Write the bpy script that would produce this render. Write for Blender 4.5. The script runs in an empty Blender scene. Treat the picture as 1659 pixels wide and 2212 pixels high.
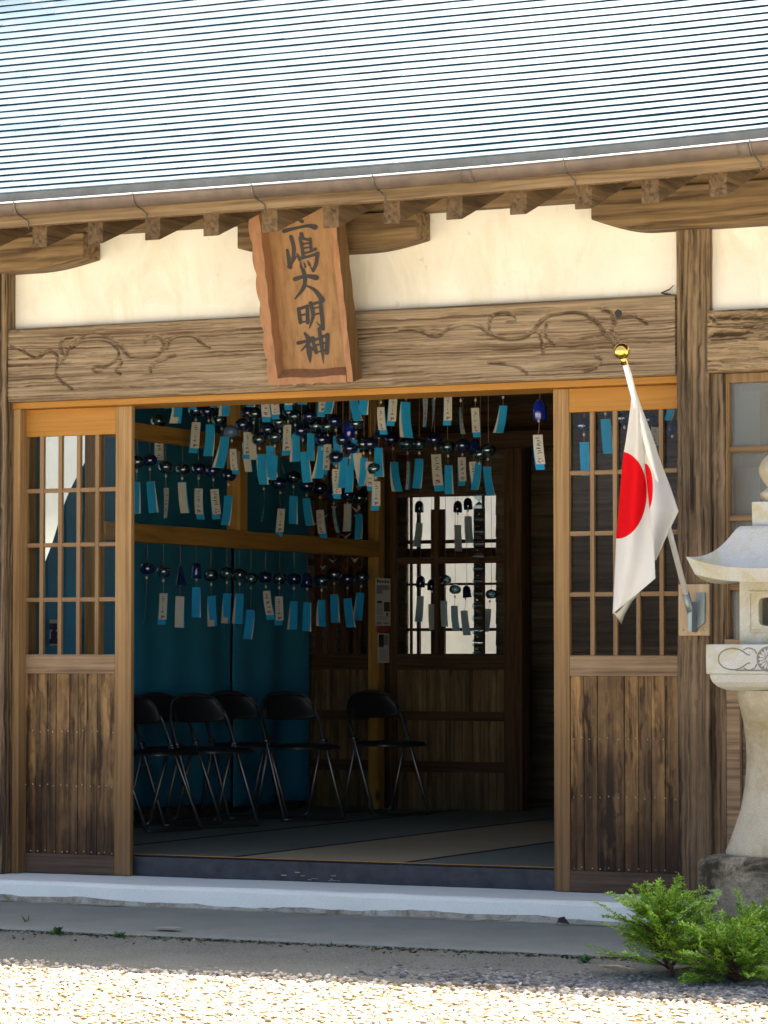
import bpy, bmesh, math, random
import numpy as np
from math import sin, cos, radians as R, pi, atan, tan, sqrt
from mathutils import Vector, Matrix
random.seed(7); rng = np.random.default_rng(7)
S = bpy.context.scene
COL = S.collection

# ------------------------------------------------------------------ camera, world, sun, exposure
FOC = 6800.0; YAW = R(25.9); PIT = atan(304/FOC)
CAM = Vector((8.4784, -13.098, 1.24))
cam = bpy.data.cameras.new('camera'); cam.sensor_fit = 'VERTICAL'; cam.sensor_height = 36
cam.lens = 36*FOC/2212; cam.clip_start = .1; cam.clip_end = 2000
co = bpy.data.objects.new('camera', cam); COL.objects.link(co)
co.location = CAM; co.rotation_euler = (R(90)+PIT, 0, YAW); S.camera = co

SUN_EL, SUN_AZ = R(67), R(8)          # sun high above the roof ridge, behind the hall, a little to the right
W = bpy.data.worlds.new('World'); S.world = W; W.use_nodes = True
nt = W.node_tree; sky = nt.nodes.new('ShaderNodeTexSky'); sky.sky_type = 'NISHITA'; sky.sun_disc = False
sky.sun_elevation = SUN_EL; sky.sun_rotation = SUN_AZ; sky.air_density = .6; sky.dust_density = 4.5; sky.ozone_density = .2
bg = nt.nodes['Background']; nt.links.new(sky.outputs[0], bg.inputs[0]); bg.inputs[1].default_value = .10
sl = bpy.data.lights.new('sun', 'SUN'); sl.energy = 4.4; sl.angle = R(.5); sl.color = (1, .94, .84)
so = bpy.data.objects.new('sun', sl); COL.objects.link(so)
sd = Vector((sin(SUN_AZ)*cos(SUN_EL), cos(SUN_AZ)*cos(SUN_EL), sin(SUN_EL)))
so.rotation_euler = sd.to_track_quat('Z', 'Y').to_euler(); so.location = (0, 10, 30)
S.view_settings.view_transform = 'Standard'; S.view_settings.look = 'None'
S.view_settings.exposure = 2.5; S.view_settings.gamma = 1
S.render.engine = 'CYCLES'; S.cycles.max_bounces = 10; S.cycles.transparent_max_bounces = 24
S.cycles.diffuse_bounces = 5; S.cycles.glossy_bounces = 4
S.cycles.use_denoising = True

# ------------------------------------------------------------------ survey: photo measurement -> place in the world
_F = Vector((-sin(YAW)*cos(PIT), cos(YAW)*cos(PIT), sin(PIT))); _R = Vector((cos(YAW), sin(YAW), 0)); _U = _R.cross(_F)
def ray(x, y): return _F + (x-829.5)/FOC*_R + (1106-y)/FOC*_U
def atY(x, y, Y): d = ray(x, y); return CAM + d*((Y-CAM.y)/d.y)
def atZ(x, y, Z): d = ray(x, y); return CAM + d*((Z-CAM.z)/d.z)
def atX(x, y, X): d = ray(x, y); return CAM + d*((X-CAM.x)/d.x)
def atP(x, y, p0, n): d = ray(x, y); return CAM + d*((p0-CAM).dot(n)/d.dot(n))

# ------------------------------------------------------------------ materials
def newmat(name):
    m = bpy.data.materials.new(name); m.use_nodes = True
    return m, m.node_tree, m.node_tree.nodes['Principled BSDF']
def N(t, typ, **kw):
    n = t.nodes.new(typ)
    for k, v in kw.items():
        if k.startswith('i'): n.inputs[int(k[1:])].default_value = v
        else: setattr(n, k, v)
    return n
def math_(t, op, a, b=None, c=None, clamp=False):
    n = t.nodes.new('ShaderNodeMath'); n.operation = op; n.use_clamp = clamp
    for i, v in enumerate((a, b, c)):
        if v is None: continue
        if isinstance(v, (int, float)): n.inputs[i].default_value = v
        else: t.links.new(v, n.inputs[i])
    return n.outputs[0]
def ramp(t, fac, stops):
    n = t.nodes.new('ShaderNodeValToRGB'); t.links.new(fac, n.inputs[0]); e = n.color_ramp.elements
    while len(e) < len(stops): e.new(.5)
    for k, (p, c) in zip(e, stops): k.position = p; k.color = (*c, 1) if len(c) == 3 else c
    return n.outputs[0]
def mixc(t, fac, a, b, mode='MIX'):
    n = t.nodes.new('ShaderNodeMix'); n.data_type = 'RGBA'; n.blend_type = mode
    for i, v in ((0, fac), (6, a), (7, b)):
        if isinstance(v, (int, float)): n.inputs[i].default_value = v
        elif isinstance(v, tuple): n.inputs[i].default_value = (*v, 1)
        else: t.links.new(v, n.inputs[i])
    return n.outputs[2]
def noise(t, vec, scale, detail=4, rough=.55, dist=0):
    n = N(t, 'ShaderNodeTexNoise'); n.inputs['Scale'].default_value = scale; n.inputs['Detail'].default_value = detail
    n.inputs['Roughness'].default_value = rough; n.inputs['Distortion'].default_value = dist
    if vec is not None: t.links.new(vec, n.inputs['Vector'])
    return n.outputs[0]
def mapping(t, vec, scale, loc=(0, 0, 0)):
    n = N(t, 'ShaderNodeMapping'); n.inputs['Scale'].default_value = scale; n.inputs['Location'].default_value = loc
    t.links.new(vec, n.inputs[0]); return n.outputs[0]
def bump(t, h, strength, dist, b):
    n = N(t, 'ShaderNodeBump'); n.inputs['Strength'].default_value = strength; n.inputs['Distance'].default_value = dist
    t.links.new(h, n.inputs['Height']); t.links.new(n.outputs[0], b.inputs['Normal'])

def wood(name, dark, light, axis, freq=330, amp=.05, along=1.6, fibre=.5, stain=.4, stainc=None, rough=.72, bmp=.6, isl=True,
         grad=None, knots=0, con=1.0, warp2=0, bd=.004):
    """weathered timber: growth rings that wander along the grain, fine fibres, blotchy stains. axis = grain direction"""
    m, t, b = newmat(name); tc = N(t, 'ShaderNodeTexCoord'); v = tc.outputs['Object']
    if isl:
        g = N(t, 'ShaderNodeNewGeometry'); k = N(t, 'ShaderNodeVectorMath', operation='SCALE'); k.inputs[0].default_value = (3.1, 5.3, 7.7)
        t.links.new(g.outputs['Random Per Island'], k.inputs['Scale'])
        a = N(t, 'ShaderNodeVectorMath', operation='ADD'); t.links.new(v, a.inputs[0]); t.links.new(k.outputs[0], a.inputs[1]); v2 = a.outputs[0]
        rnd = g.outputs['Random Per Island']
    else: v2 = v; rnd = None
    ax = 'XYZ'.index(axis)
    sx = N(t, 'ShaderNodeSeparateXYZ'); t.links.new(v2, sx.inputs[0])
    others = [i for i in range(3) if i != ax]
    if axis == 'X': c = math_(t, 'ADD', sx.outputs[2], math_(t, 'MULTIPLY', sx.outputs[1], .6))
    elif axis == 'Z': c = math_(t, 'ADD', sx.outputs[0], math_(t, 'MULTIPLY', sx.outputs[1], .8))
    else: c = math_(t, 'ADD', sx.outputs[0], math_(t, 'MULTIPLY', sx.outputs[2], .8))
    sc = [9, 9, 9]; sc[ax] = along
    w1 = noise(t, mapping(t, v2, sc), 1, 3, .5)
    if warp2:
        sw = [14, 14, 14]; sw[ax] = 7
        w1 = math_(t, 'ADD', w1, math_(t, 'MULTIPLY', math_(t, 'SUBTRACT', noise(t, mapping(t, v2, sw), 1, 2, .5), .5), warp2))
    ring = math_(t, 'SINE', math_(t, 'MULTIPLY', math_(t, 'ADD', c, math_(t, 'MULTIPLY', w1, amp*2)), freq))
    ring = math_(t, 'MULTIPLY_ADD', ring, .5, .5)
    sc2 = [190, 190, 190]; sc2[ax] = 5
    fib = noise(t, mapping(t, v2, sc2), 1, 4, .6)
    sc3 = [38, 38, 38]; sc3[ax] = 1.3
    crk = noise(t, mapping(t, v2, sc3), 1, 3, .5)
    wv = N(t, 'ShaderNodeVectorMath', operation='ADD'); t.links.new(v2, wv.inputs[0])
    cv = N(t, 'ShaderNodeCombineXYZ'); wo = math_(t, 'MULTIPLY', math_(t, 'SUBTRACT', w1, .5), amp*2)
    for i in others: t.links.new(wo, cv.inputs[i])
    t.links.new(cv.outputs[0], wv.inputs[1])
    sc4 = [freq*.28]*3; sc4[ax] = along*.9
    lines = ramp(t, noise(t, mapping(t, wv.outputs[0], sc4), 1, 3, .6), [(.33, (0, 0, 0)), (.66, (1, 1, 1))])
    ring = math_(t, 'ADD', math_(t, 'MULTIPLY', ring, .3), math_(t, 'MULTIPLY', lines, .7))
    h = math_(t, 'ADD', math_(t, 'MULTIPLY', ring, 1-fibre), math_(t, 'MULTIPLY', fib, fibre))
    h = math_(t, 'MULTIPLY_ADD', math_(t, 'SUBTRACT', crk, .5), 1.3, h)
    col = ramp(t, h, [(.45-.35*con, dark), (.45+.06*(1-con), tuple(d*.45+l*.55 for d, l in zip(dark, light))), (.45+.4*con, light)])
    st = noise(t, v, 2.3, 5, .6)
    stf = math_(t, 'MULTIPLY', math_(t, 'SUBTRACT', st, .42, clamp=True), 4*stain, clamp=True)
    col = mixc(t, stf, col, stainc or tuple(d*.6 for d in dark))
    if rnd: col = mixc(t, 1.0, col, ramp(t, rnd, [(0, (.72, .72, .74)), (1, (1.12, 1.08, 1.02))]), 'MULTIPLY')
    if grad:      # (z0, z1, colour): tone multiplied in, strongest low down
        so_ = N(t, 'ShaderNodeSeparateXYZ'); t.links.new(v, so_.inputs[0])
        zz = math_(t, 'ADD', so_.outputs[2], math_(t, 'MULTIPLY', math_(t, 'SUBTRACT', noise(t, mapping(t, v, (6, 6, 1.2)), 1, 4), .5), grad[3] if len(grad) > 3 else .5))
        f = math_(t, 'DIVIDE', math_(t, 'SUBTRACT', grad[1], zz), grad[1]-grad[0], clamp=True)
        col = mixc(t, f, col, mixc(t, 1.0, col, grad[2], 'MULTIPLY'))
    if knots:
        vo = N(t, 'ShaderNodeTexVoronoi', feature='F1'); vo.inputs['Scale'].default_value = 1
        kk = [5.5]*3; kk[ax] = 2.2; t.links.new(mapping(t, v2, kk), vo.inputs['Vector'])
        kf = math_(t, 'MULTIPLY', math_(t, 'SUBTRACT', .11, vo.outputs['Distance'], clamp=True), 14*knots, clamp=True)
        col = mixc(t, kf, col, tuple(d*.3 for d in dark))
    t.links.new(col, b.inputs['Base Color']); b.inputs['Roughness'].default_value = rough
    b.inputs['Specular IOR Level'].default_value = .25
    bump(t, h, bmp, bd, b); return m

def plain(name, c, rough=.6, metal=0, var=.15, scale=8, bmp=0, bscale=60, spec=.4, c2=None):
    m, t, b = newmat(name); tc = N(t, 'ShaderNodeTexCoord').outputs['Object']
    n = noise(t, tc, scale, 5, .6)
    col = ramp(t, n, [(.3, tuple(x*(1-var) for x in c)), (.7, c2 or tuple(min(1, x*(1+var)) for x in c))])
    t.links.new(col, b.inputs['Base Color']); b.inputs['Roughness'].default_value = rough; b.inputs['Metallic'].default_value = metal
    b.inputs['Specular IOR Level'].default_value = spec
    if bmp: bump(t, noise(t, tc, bscale, 6, .65), bmp, .004, b)
    return m

def stone(name, c1, c2, moss=None, mossf=.0, scale=6, bmp=.5, gscale=220, lich=0):
    m, t, b = newmat(name); tc = N(t, 'ShaderNodeTexCoord').outputs['Object']
    big = noise(t, tc, scale, 6, .65); fine = noise(t, tc, gscale, 3, .6)
    col = mixc(t, ramp(t, big, [(.35, (0, 0, 0)), (.65, (1, 1, 1))]), c1, c2)
    col = mixc(t, .5, col, ramp(t, fine, [(.3, tuple(x*.75 for x in c1)), (.7, tuple(min(1, x*1.2) for x in c2))]))
    if moss:
        f = ramp(t, noise(t, tc, scale*.7, 8, .75, .6), [(.5-mossf*.3, (0, 0, 0)), (.62, (1, 1, 1))])
        col = mixc(t, f, col, moss)
    if lich:
        f = ramp(t, noise(t, mapping(t, tc, (1, 1, 1), (3, 7, 1)), 7, 6, .7, .5), [(.6, (0, 0, 0)), (.68, (1, 1, 1))])
        col = mixc(t, math_(t, 'MULTIPLY', f, lich), col, (.42, .47, .38))
    t.links.new(col, b.inputs['Base Color']); b.inputs['Roughness'].default_value = .88; b.inputs['Specular IOR Level'].default_value = .2
    bump(t, math_(t, 'ADD', math_(t, 'MULTIPLY', big, 2), fine), bmp, .006, b); return m

def glassy(name, tint, gloss=.08, diff=None, dmix=0, rough=.02):
    m, t, b = newmat(name); o = t.nodes['Material Output']
    tr = N(t, 'ShaderNodeBsdfTransparent'); tr.inputs[0].default_value = (*tint, 1)
    gl = N(t, 'ShaderNodeBsdfGlossy'); gl.inputs['Roughness'].default_value = rough
    fr = N(t, 'ShaderNodeFresnel'); fr.inputs[0].default_value = 1.5
    f = math_(t, 'ADD', fr.outputs[0], gloss, clamp=True)
    base = tr.outputs[0]
    if diff:
        df = N(t, 'ShaderNodeBsdfDiffuse'); df.inputs[0].default_value = (*diff, 1)
        mx = N(t, 'ShaderNodeMixShader'); mx.inputs[0].default_value = dmix
        t.links.new(tr.outputs[0], mx.inputs[1]); t.links.new(df.outputs[0], mx.inputs[2]); base = mx.outputs[0]
    mx = N(t, 'ShaderNodeMixShader'); t.links.new(f, mx.inputs[0]); t.links.new(base, mx.inputs[1]); t.links.new(gl.outputs[0], mx.inputs[2])
    t.links.new(mx.outputs[0], o.inputs[0]); t.nodes.remove(b); return m

def cloth(name, c, trans=.3, weave=900, rough=.9, var=.06):
    m, t, b = newmat(name); o = t.nodes['Material Output']; tc = N(t, 'ShaderNodeTexCoord').outputs['Object']
    col = ramp(t, noise(t, tc, 3, 4), [(.3, tuple(x*(1-var) for x in c)), (.7, tuple(min(1, x*(1+var)) for x in c))])
    t.links.new(col, b.inputs['Base Color']); b.inputs['Roughness'].default_value = rough; b.inputs['Specular IOR Level'].default_value = .1
    tl = N(t, 'ShaderNodeBsdfTranslucent'); t.links.new(col, tl.inputs[0])
    mx = N(t, 'ShaderNodeMixShader'); mx.inputs[0].default_value = trans
    t.links.new(b.outputs[0], mx.inputs[1]); t.links.new(tl.outputs[0], mx.inputs[2]); t.links.new(mx.outputs[0], o.inputs[0])
    bump(t, noise(t, tc, weave, 2), .15, .001, b); return m

M = {}
BRD, BRL = (.075, .045, .022), (.36, .25, .135)
M['beam'] = wood('weathered carved beam wood', (.085, .05, .026), (.34, .262, .17), 'X', freq=380, amp=.04, along=.6, fibre=.3, stain=.25, stainc=(.15, .10, .055), bmp=.8, isl=False, con=.85, warp2=.28, bd=.006)
M['sidebeam'] = wood('rough eaten beam wood', (.06, .036, .018), (.42, .31, .18), 'X', freq=260, amp=.06, along=1.4, fibre=.45, stain=.5, bmp=1.0, isl=False, con=.6, warp2=.6, bd=.014)
M['post'] = wood('weathered post wood', (.03, .018, .009), (.31, .22, .125), 'Z', freq=210, amp=.05, along=.6, fibre=.4, stain=.4, bmp=1.0, grad=(.1, 1.6, (.80, .74, .68)), con=.70, warp2=.3, bd=.009)
M['bracket'] = wood('dark bracket wood', (.08, .048, .022), (.28, .19, .095), 'X', freq=90, amp=.1, along=1.0, fibre=.35, stain=.3, bmp=.6, con=.8)
M['rafter'] = wood('old rafter wood', (.045, .026, .012), (.19, .125, .062), 'Y', freq=200, amp=.06, fibre=.5, stain=.4, bmp=.7)
M['fascia'] = wood('fascia board wood', (.11, .072, .038), (.31, .225, .13), 'X', freq=210, amp=.07, along=.7, fibre=.45, stain=.2, bmp=.5)
M['orange'] = wood('fresh orange cedar', (.36, .16, .022), (.50, .245, .045), 'X', freq=260, amp=.04, along=.8, fibre=.6, stain=.1, bmp=.25, rough=.6)
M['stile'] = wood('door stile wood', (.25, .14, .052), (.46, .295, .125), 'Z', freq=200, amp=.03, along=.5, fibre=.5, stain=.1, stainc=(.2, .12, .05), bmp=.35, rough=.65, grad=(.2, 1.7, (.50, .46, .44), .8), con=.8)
M['latt'] = wood('lattice bar wood', (.21, .125, .055), (.40, .265, .135), 'Z', freq=240, amp=.03, along=.5, fibre=.5, stain=.15, bmp=.3, rough=.65, grad=(.9, 2.4, (.80, .78, .76), .4))
M['lattx'] = wood('lattice rail wood', (.21, .125, .055), (.40, .265, .135), 'X', freq=240, amp=.03, along=.5, fibre=.5, stain=.15, bmp=.3, rough=.65, grad=(.9, 2.4, (.80, .78, .76), .4))
M['midrail'] = wood('weathered rail wood', (.15, .095, .055), (.42, .29, .165), 'X', freq=240, amp=.05, along=.7, fibre=.5, stain=.3, bmp=.5)
M['lowrail'] = wood('dark bottom rail wood', (.05, .032, .02), (.13, .085, .055), 'X', freq=240, amp=.05, along=.7, fibre=.5, stain=.3, bmp=.5)
M['board'] = wood('stained door boards', (.05, .027, .011), (.40, .245, .10), 'Z', freq=90, amp=.10, along=1.3, fibre=.35, stain=.8, stainc=(.055, .030, .014), bmp=.6, grad=(.25, .95, (.24, .21, .20), .9), con=.66, warp2=.45, bd=.006, knots=1)
M['rack'] = wood('yellow pine rack wood', (.30, .15, .025), (.50, .28, .06), 'Z', freq=90, amp=.07, fibre=.4, stain=.1, bmp=.2, knots=1)
M['racky'] = wood('yellow pine rack beam', (.28, .14, .025), (.46, .25, .055), 'Y', freq=90, amp=.07, fibre=.4, stain=.1, bmp=.2, knots=1)
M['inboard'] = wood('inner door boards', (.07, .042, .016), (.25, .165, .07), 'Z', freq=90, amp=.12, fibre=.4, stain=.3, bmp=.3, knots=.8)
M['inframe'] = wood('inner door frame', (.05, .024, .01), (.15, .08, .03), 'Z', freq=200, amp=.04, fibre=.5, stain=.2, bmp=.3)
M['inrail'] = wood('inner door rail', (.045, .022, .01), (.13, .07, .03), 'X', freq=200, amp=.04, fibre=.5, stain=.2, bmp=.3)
M['plank'] = wood('corridor planking', (.09, .07, .05), (.26, .20, .135), 'X', freq=150, amp=.06, fibre=.5, stain=.4, bmp=.4)
M['dark'] = wood('dark ceiling wood', (.03, .02, .012), (.10, .065, .035), 'X', freq=150, amp=.06, fibre=.5, stain=.3, bmp=.3)
M['plaq'] = wood('plaque wood', (.21, .115, .05), (.34, .20, .09), 'Z', freq=95, amp=.05, along=.5, fibre=.5, stain=.1, stainc=(.2, .11, .05), bmp=.2, rough=.6)
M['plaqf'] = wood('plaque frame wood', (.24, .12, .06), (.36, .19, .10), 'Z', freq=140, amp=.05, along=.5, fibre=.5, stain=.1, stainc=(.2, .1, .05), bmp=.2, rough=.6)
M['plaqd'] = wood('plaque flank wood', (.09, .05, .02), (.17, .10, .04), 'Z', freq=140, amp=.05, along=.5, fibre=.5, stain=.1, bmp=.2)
M['paleboard'] = wood('pale bracket board', (.36, .27, .16), (.58, .46, .30), 'Z', freq=120, amp=.06, fibre=.5, stain=.25, stainc=(.33, .23, .13), bmp=.3)
M['ink'] = plain('brush ink', (.02, .018, .019), .6, var=.3)
M['plaster'] = plain('cream plaster', (.80, .79, .72), .9, var=.06, scale=2.2, bmp=.12, bscale=45, spec=.1, c2=(.86, .85, .78))
_t = M['plaster'].node_tree; _b = _t.nodes['Principled BSDF']; _c = _b.inputs['Base Color'].links[0].from_socket
_tc = N(_t, 'ShaderNodeTexCoord').outputs['Object']
_f = ramp(_t, noise(_t, mapping(_t, _tc, (2.2, 2.2, .9)), 2, 7, .7, .8), [(.5, (0, 0, 0)), (.75, (1, 1, 1))])
_c2 = mixc(_t, math_(_t, 'MULTIPLY', _f, .55), _c, (.60, .53, .38))
_g = ramp(_t, noise(_t, _tc, 22, 3, .5), [(.70, (0, 0, 0)), (.76, (1, 1, 1))])
_t.links.new(mixc(_t, math_(_t, 'MULTIPLY', _g, .3), _c2, (.42, .36, .26)), _b.inputs['Base Color'])
M['roof'], t, b = newmat('grey metal roofing')
tc = N(t, 'ShaderNodeTexCoord').outputs['Object']
g = N(t, 'ShaderNodeNewGeometry').outputs['Random Per Island']
cc = ramp(t, noise(t, tc, 1.3, 5), [(.3, (.10, .165, .20)), (.7, (.17, .22, .245))])
cc = mixc(t, 1.0, cc, ramp(t, g, [(0, (.86, .9, .94)), (1, (1.05, 1.05, 1.05))]), 'MULTIPLY')
t.links.new(cc, b.inputs['Base Color']); b.inputs['Metallic'].default_value = .9; b.inputs['Roughness'].default_value = .40
bump(t, noise(t, mapping(t, tc, (3, 12, 12)), 1, 3), .15, .006, b)
M['rooflip'] = plain('shaded roof sheet edge', (.04, .085, .14), .6, .2, var=.2)  # edge coloured dark to carry the shadow below each course
M['drip'] = plain('drip flashing', (.13, .14, .135), .5, .3, var=.2, scale=12)
M['gutter'] = plain('brown gutter', (.105, .08, .066), .42, 0, var=.22, scale=9, c2=(.145, .112, .09))
M['gutlip'] = plain('gutter lip highlight', (.80, .80, .80), .35, .1, var=.05)
M['wire'] = plain('galvanised wire', (.16, .15, .13), .45, .7, var=.2)
M['nail'] = plain('nail head', (.55, .50, .42), .35, .8, var=.2)
M['glass'] = glassy('window pane', (.90, .93, .92), -.005)
M['frost'] = glassy('frosted pane', (.62, .66, .64), .02, (.42, .42, .37), .25, .15)
M['navy'] = glassy('navy bell glass', (.05, .13, .32), .12, (.012, .045, .19), .38)
M['clear'] = glassy('clear bell glass', (.70, .86, .90), .12, (.06, .14, .17), .22)
M['peri'] = glassy('milky blue bell glass', (.25, .4, .6), .05, (.16, .28, .52), .6)
M['blueb'] = glassy('blue bell glass', (.02, .05, .5), .06, (.01, .03, .40), .6)
M['tagb'] = cloth('blue paper strip', (.03, .41, .76), .35)
M['tagw'] = cloth('cream paper strip', (.72, .68, .56), .35, var=.04)
M['mark'] = plain('brush writing', (.035, .03, .03), .7)
M['pink'] = plain('printed flower', (.42, .16, .24), .7, var=.4, scale=60)
M['cord'] = plain('hanging cord', (.30, .20, .16), .8, var=.3)
M['sheet'] = cloth('teal blue sheet', (.05, .33, .50), .25)
M['vinyl'] = plain('black vinyl', (.012, .012, .013), .45, var=.1)
M['chrome'] = plain('chrome tube', (.22, .22, .21), .38, 1, var=.05)
M['tatami'] = None
def tatami(name, c, axis):
    m, t, b = newmat(name); tc = N(t, 'ShaderNodeTexCoord').outputs['Object']
    sc = [25, 25, 25]; sc['XYZ'.index(axis)] = 500
    f = noise(t, mapping(t, tc, sc), 1, 3); st = noise(t, tc, 1.7, 5)
    col = mixc(t, .5, ramp(t, f, [(.3, tuple(x*.7 for x in c)), (.7, tuple(x*1.2 for x in c))]), ramp(t, st, [(.3, tuple(x*.7 for x in c)), (.7, c)]))
    t.links.new(col, b.inputs['Base Color']); b.inputs['Roughness'].default_value = .6; bump(t, f, .2, .002, b); return m
M['tat1'] = tatami('greenish rush matting', (.19, .21, .16), 'X')
M['tat2'] = tatami('tan rush matting', (.44, .34, .20), 'Y')
M['tatedge'] = plain('mat border', (.01, .012, .012), .8)
M['sill'] = plain('dark painted sill', (.012, .017, .026), .55, var=.5, scale=14, bmp=.3, c2=(.028, .036, .048))
M['conc'] = stone('pale step concrete', (.66, .69, .61), (.74, .765, .69), None, .0, 3.5, .2, 300)
M['conc2'] = stone('grey apron concrete', (.185, .20, .165), (.25, .262, .225), None, 0, 4, .6, 180)
M['stain'] = stone('damp concrete foot', (.27, .25, .18), (.42, .41, .35), (.15, .125, .075), .2, 12, .6, 200)
M['lant'] = stone('pale granite', (.35, .365, .345), (.46, .475, .45), (.36, .33, .20), .05, 4, .35, 260)
M['shaft'] = stone('yellowed granite', (.33, .305, .22), (.44, .41, .32), (.26, .215, .12), .2, 4, .4, 200)
M['groove'] = stone('dark carved line', (.13, .125, .11), (.22, .215, .19), None, 0, 9, .3, 200)  # dark tone painted into the carved lines and behind the petals
M['block'] = stone('mossy granite block', (.24, .205, .13), (.42, .38, .29), (.035, .03, .018), .5, 9, 1.0, 160, lich=.9)
M['ground'], t, b = newmat('gravel court')
tc = N(t, 'ShaderNodeTexCoord').outputs['Object']
v = N(t, 'ShaderNodeTexVoronoi'); v.inputs['Scale'].default_value = 55; t.links.new(tc, v.inputs['Vector'])
cc = mixc(t, .6, ramp(t, noise(t, tc, 1.1, 6), [(.35, (.38, .34, .26)), (.65, (.50, .45, .36))]), v.outputs['Color'], 'SOFT_LIGHT')
t.links.new(cc, b.inputs['Base Color']); b.inputs['Roughness'].default_value = .95; b.inputs['Specular IOR Level'].default_value = .1
bump(t, v.outputs['Distance'], .8, .01, b)
M['pebble'], t, b = newmat('gravel stones')
g = N(t, 'ShaderNodeNewGeometry').outputs['Random Per Island']
cc = ramp(t, g, [(0, (.16, .12, .07)), (.2, (.36, .27, .15)), (.55, (.50, .42, .29)), (1, (.66, .60, .49))])
t.links.new(cc, b.inputs['Base Color']); b.inputs['Roughness'].default_value = .85
M['pebdark'], t, b = newmat('dark gravel stones')
g = N(t, 'ShaderNodeNewGeometry').outputs['Random Per Island']
cc = ramp(t, g, [(0, (.04, .045, .05)), (.6, (.12, .12, .12)), (1, (.26, .25, .22))])
t.links.new(cc, b.inputs['Base Color']); b.inputs['Roughness'].default_value = .85
def leafmat(name, a, c):
    m, t, b = newmat(name); o = t.nodes['Material Output']
    g = N(t, 'ShaderNodeNewGeometry').outputs['Random Per Island']
    col = ramp(t, g, [(0, a), (1, c)]); t.links.new(col, b.inputs['Base Color']); b.inputs['Roughness'].default_value = .5
    tl = N(t, 'ShaderNodeBsdfTranslucent'); t.links.new(col, tl.inputs[0]); mx = N(t, 'ShaderNodeMixShader'); mx.inputs[0].default_value = .35
    t.links.new(b.outputs[0], mx.inputs[1]); t.links.new(tl.outputs[0], mx.inputs[2]); t.links.new(mx.outputs[0], o.inputs[0]); return m
M['leaf'] = leafmat('cypress leaf', (.07, .20, .018), (.38, .58, .055))
M['weed'] = leafmat('weed leaf', (.03, .09, .03), (.08, .19, .05))
M['bark'] = plain('shrub bark', (.10, .06, .035), .9, var=.4, scale=40)
M['gold'] = plain('gilded ball', (.92, .60, .12), .16, 1, var=.03)
M['white'] = plain('white paint', (.80, .80, .76), .4, var=.04)
M['steel'] = plain('grey steel holder', (.20, .25, .27), .35, .7, var=.2)
M['paper'] = plain('white paper', (.66, .64, .58), .8, var=.05)
M['grey'] = plain('grey print', (.28, .28, .27), .8, var=.2, scale=40)
M['redp'] = plain('dark red card', (.25, .02, .02), .6, var=.1)
M['bulb'] = plain('red cloth', (.30, .03, .03), .8, var=.3)
M['flag'], t, b = newmat('flag cloth'); o = t.nodes['Material Output']
at = N(t, 'ShaderNodeAttribute', attribute_name='disc')
f = math_(t, 'MULTIPLY_ADD', at.outputs['Fac'], 60, .5, clamp=True)
cc = mixc(t, f, (.80, .79, .74), (.80, .006, .012)); t.links.new(cc, b.inputs['Base Color']); b.inputs['Roughness'].default_value = .8
b.inputs['Specular IOR Level'].default_value = .1
tl = N(t, 'ShaderNodeBsdfTranslucent'); t.links.new(cc, tl.inputs[0]); mx = N(t, 'ShaderNodeMixShader'); mx.inputs[0].default_value = .3
t.links.new(b.outputs[0], mx.inputs[1]); t.links.new(tl.outputs[0], mx.inputs[2]); t.links.new(mx.outputs[0], o.inputs[0])

bump(t, noise(t, mapping(t, N(t, 'ShaderNodeTexCoord').outputs['Object'], (1, 1, .3)), 420, 3), .25, .002, b)
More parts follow.
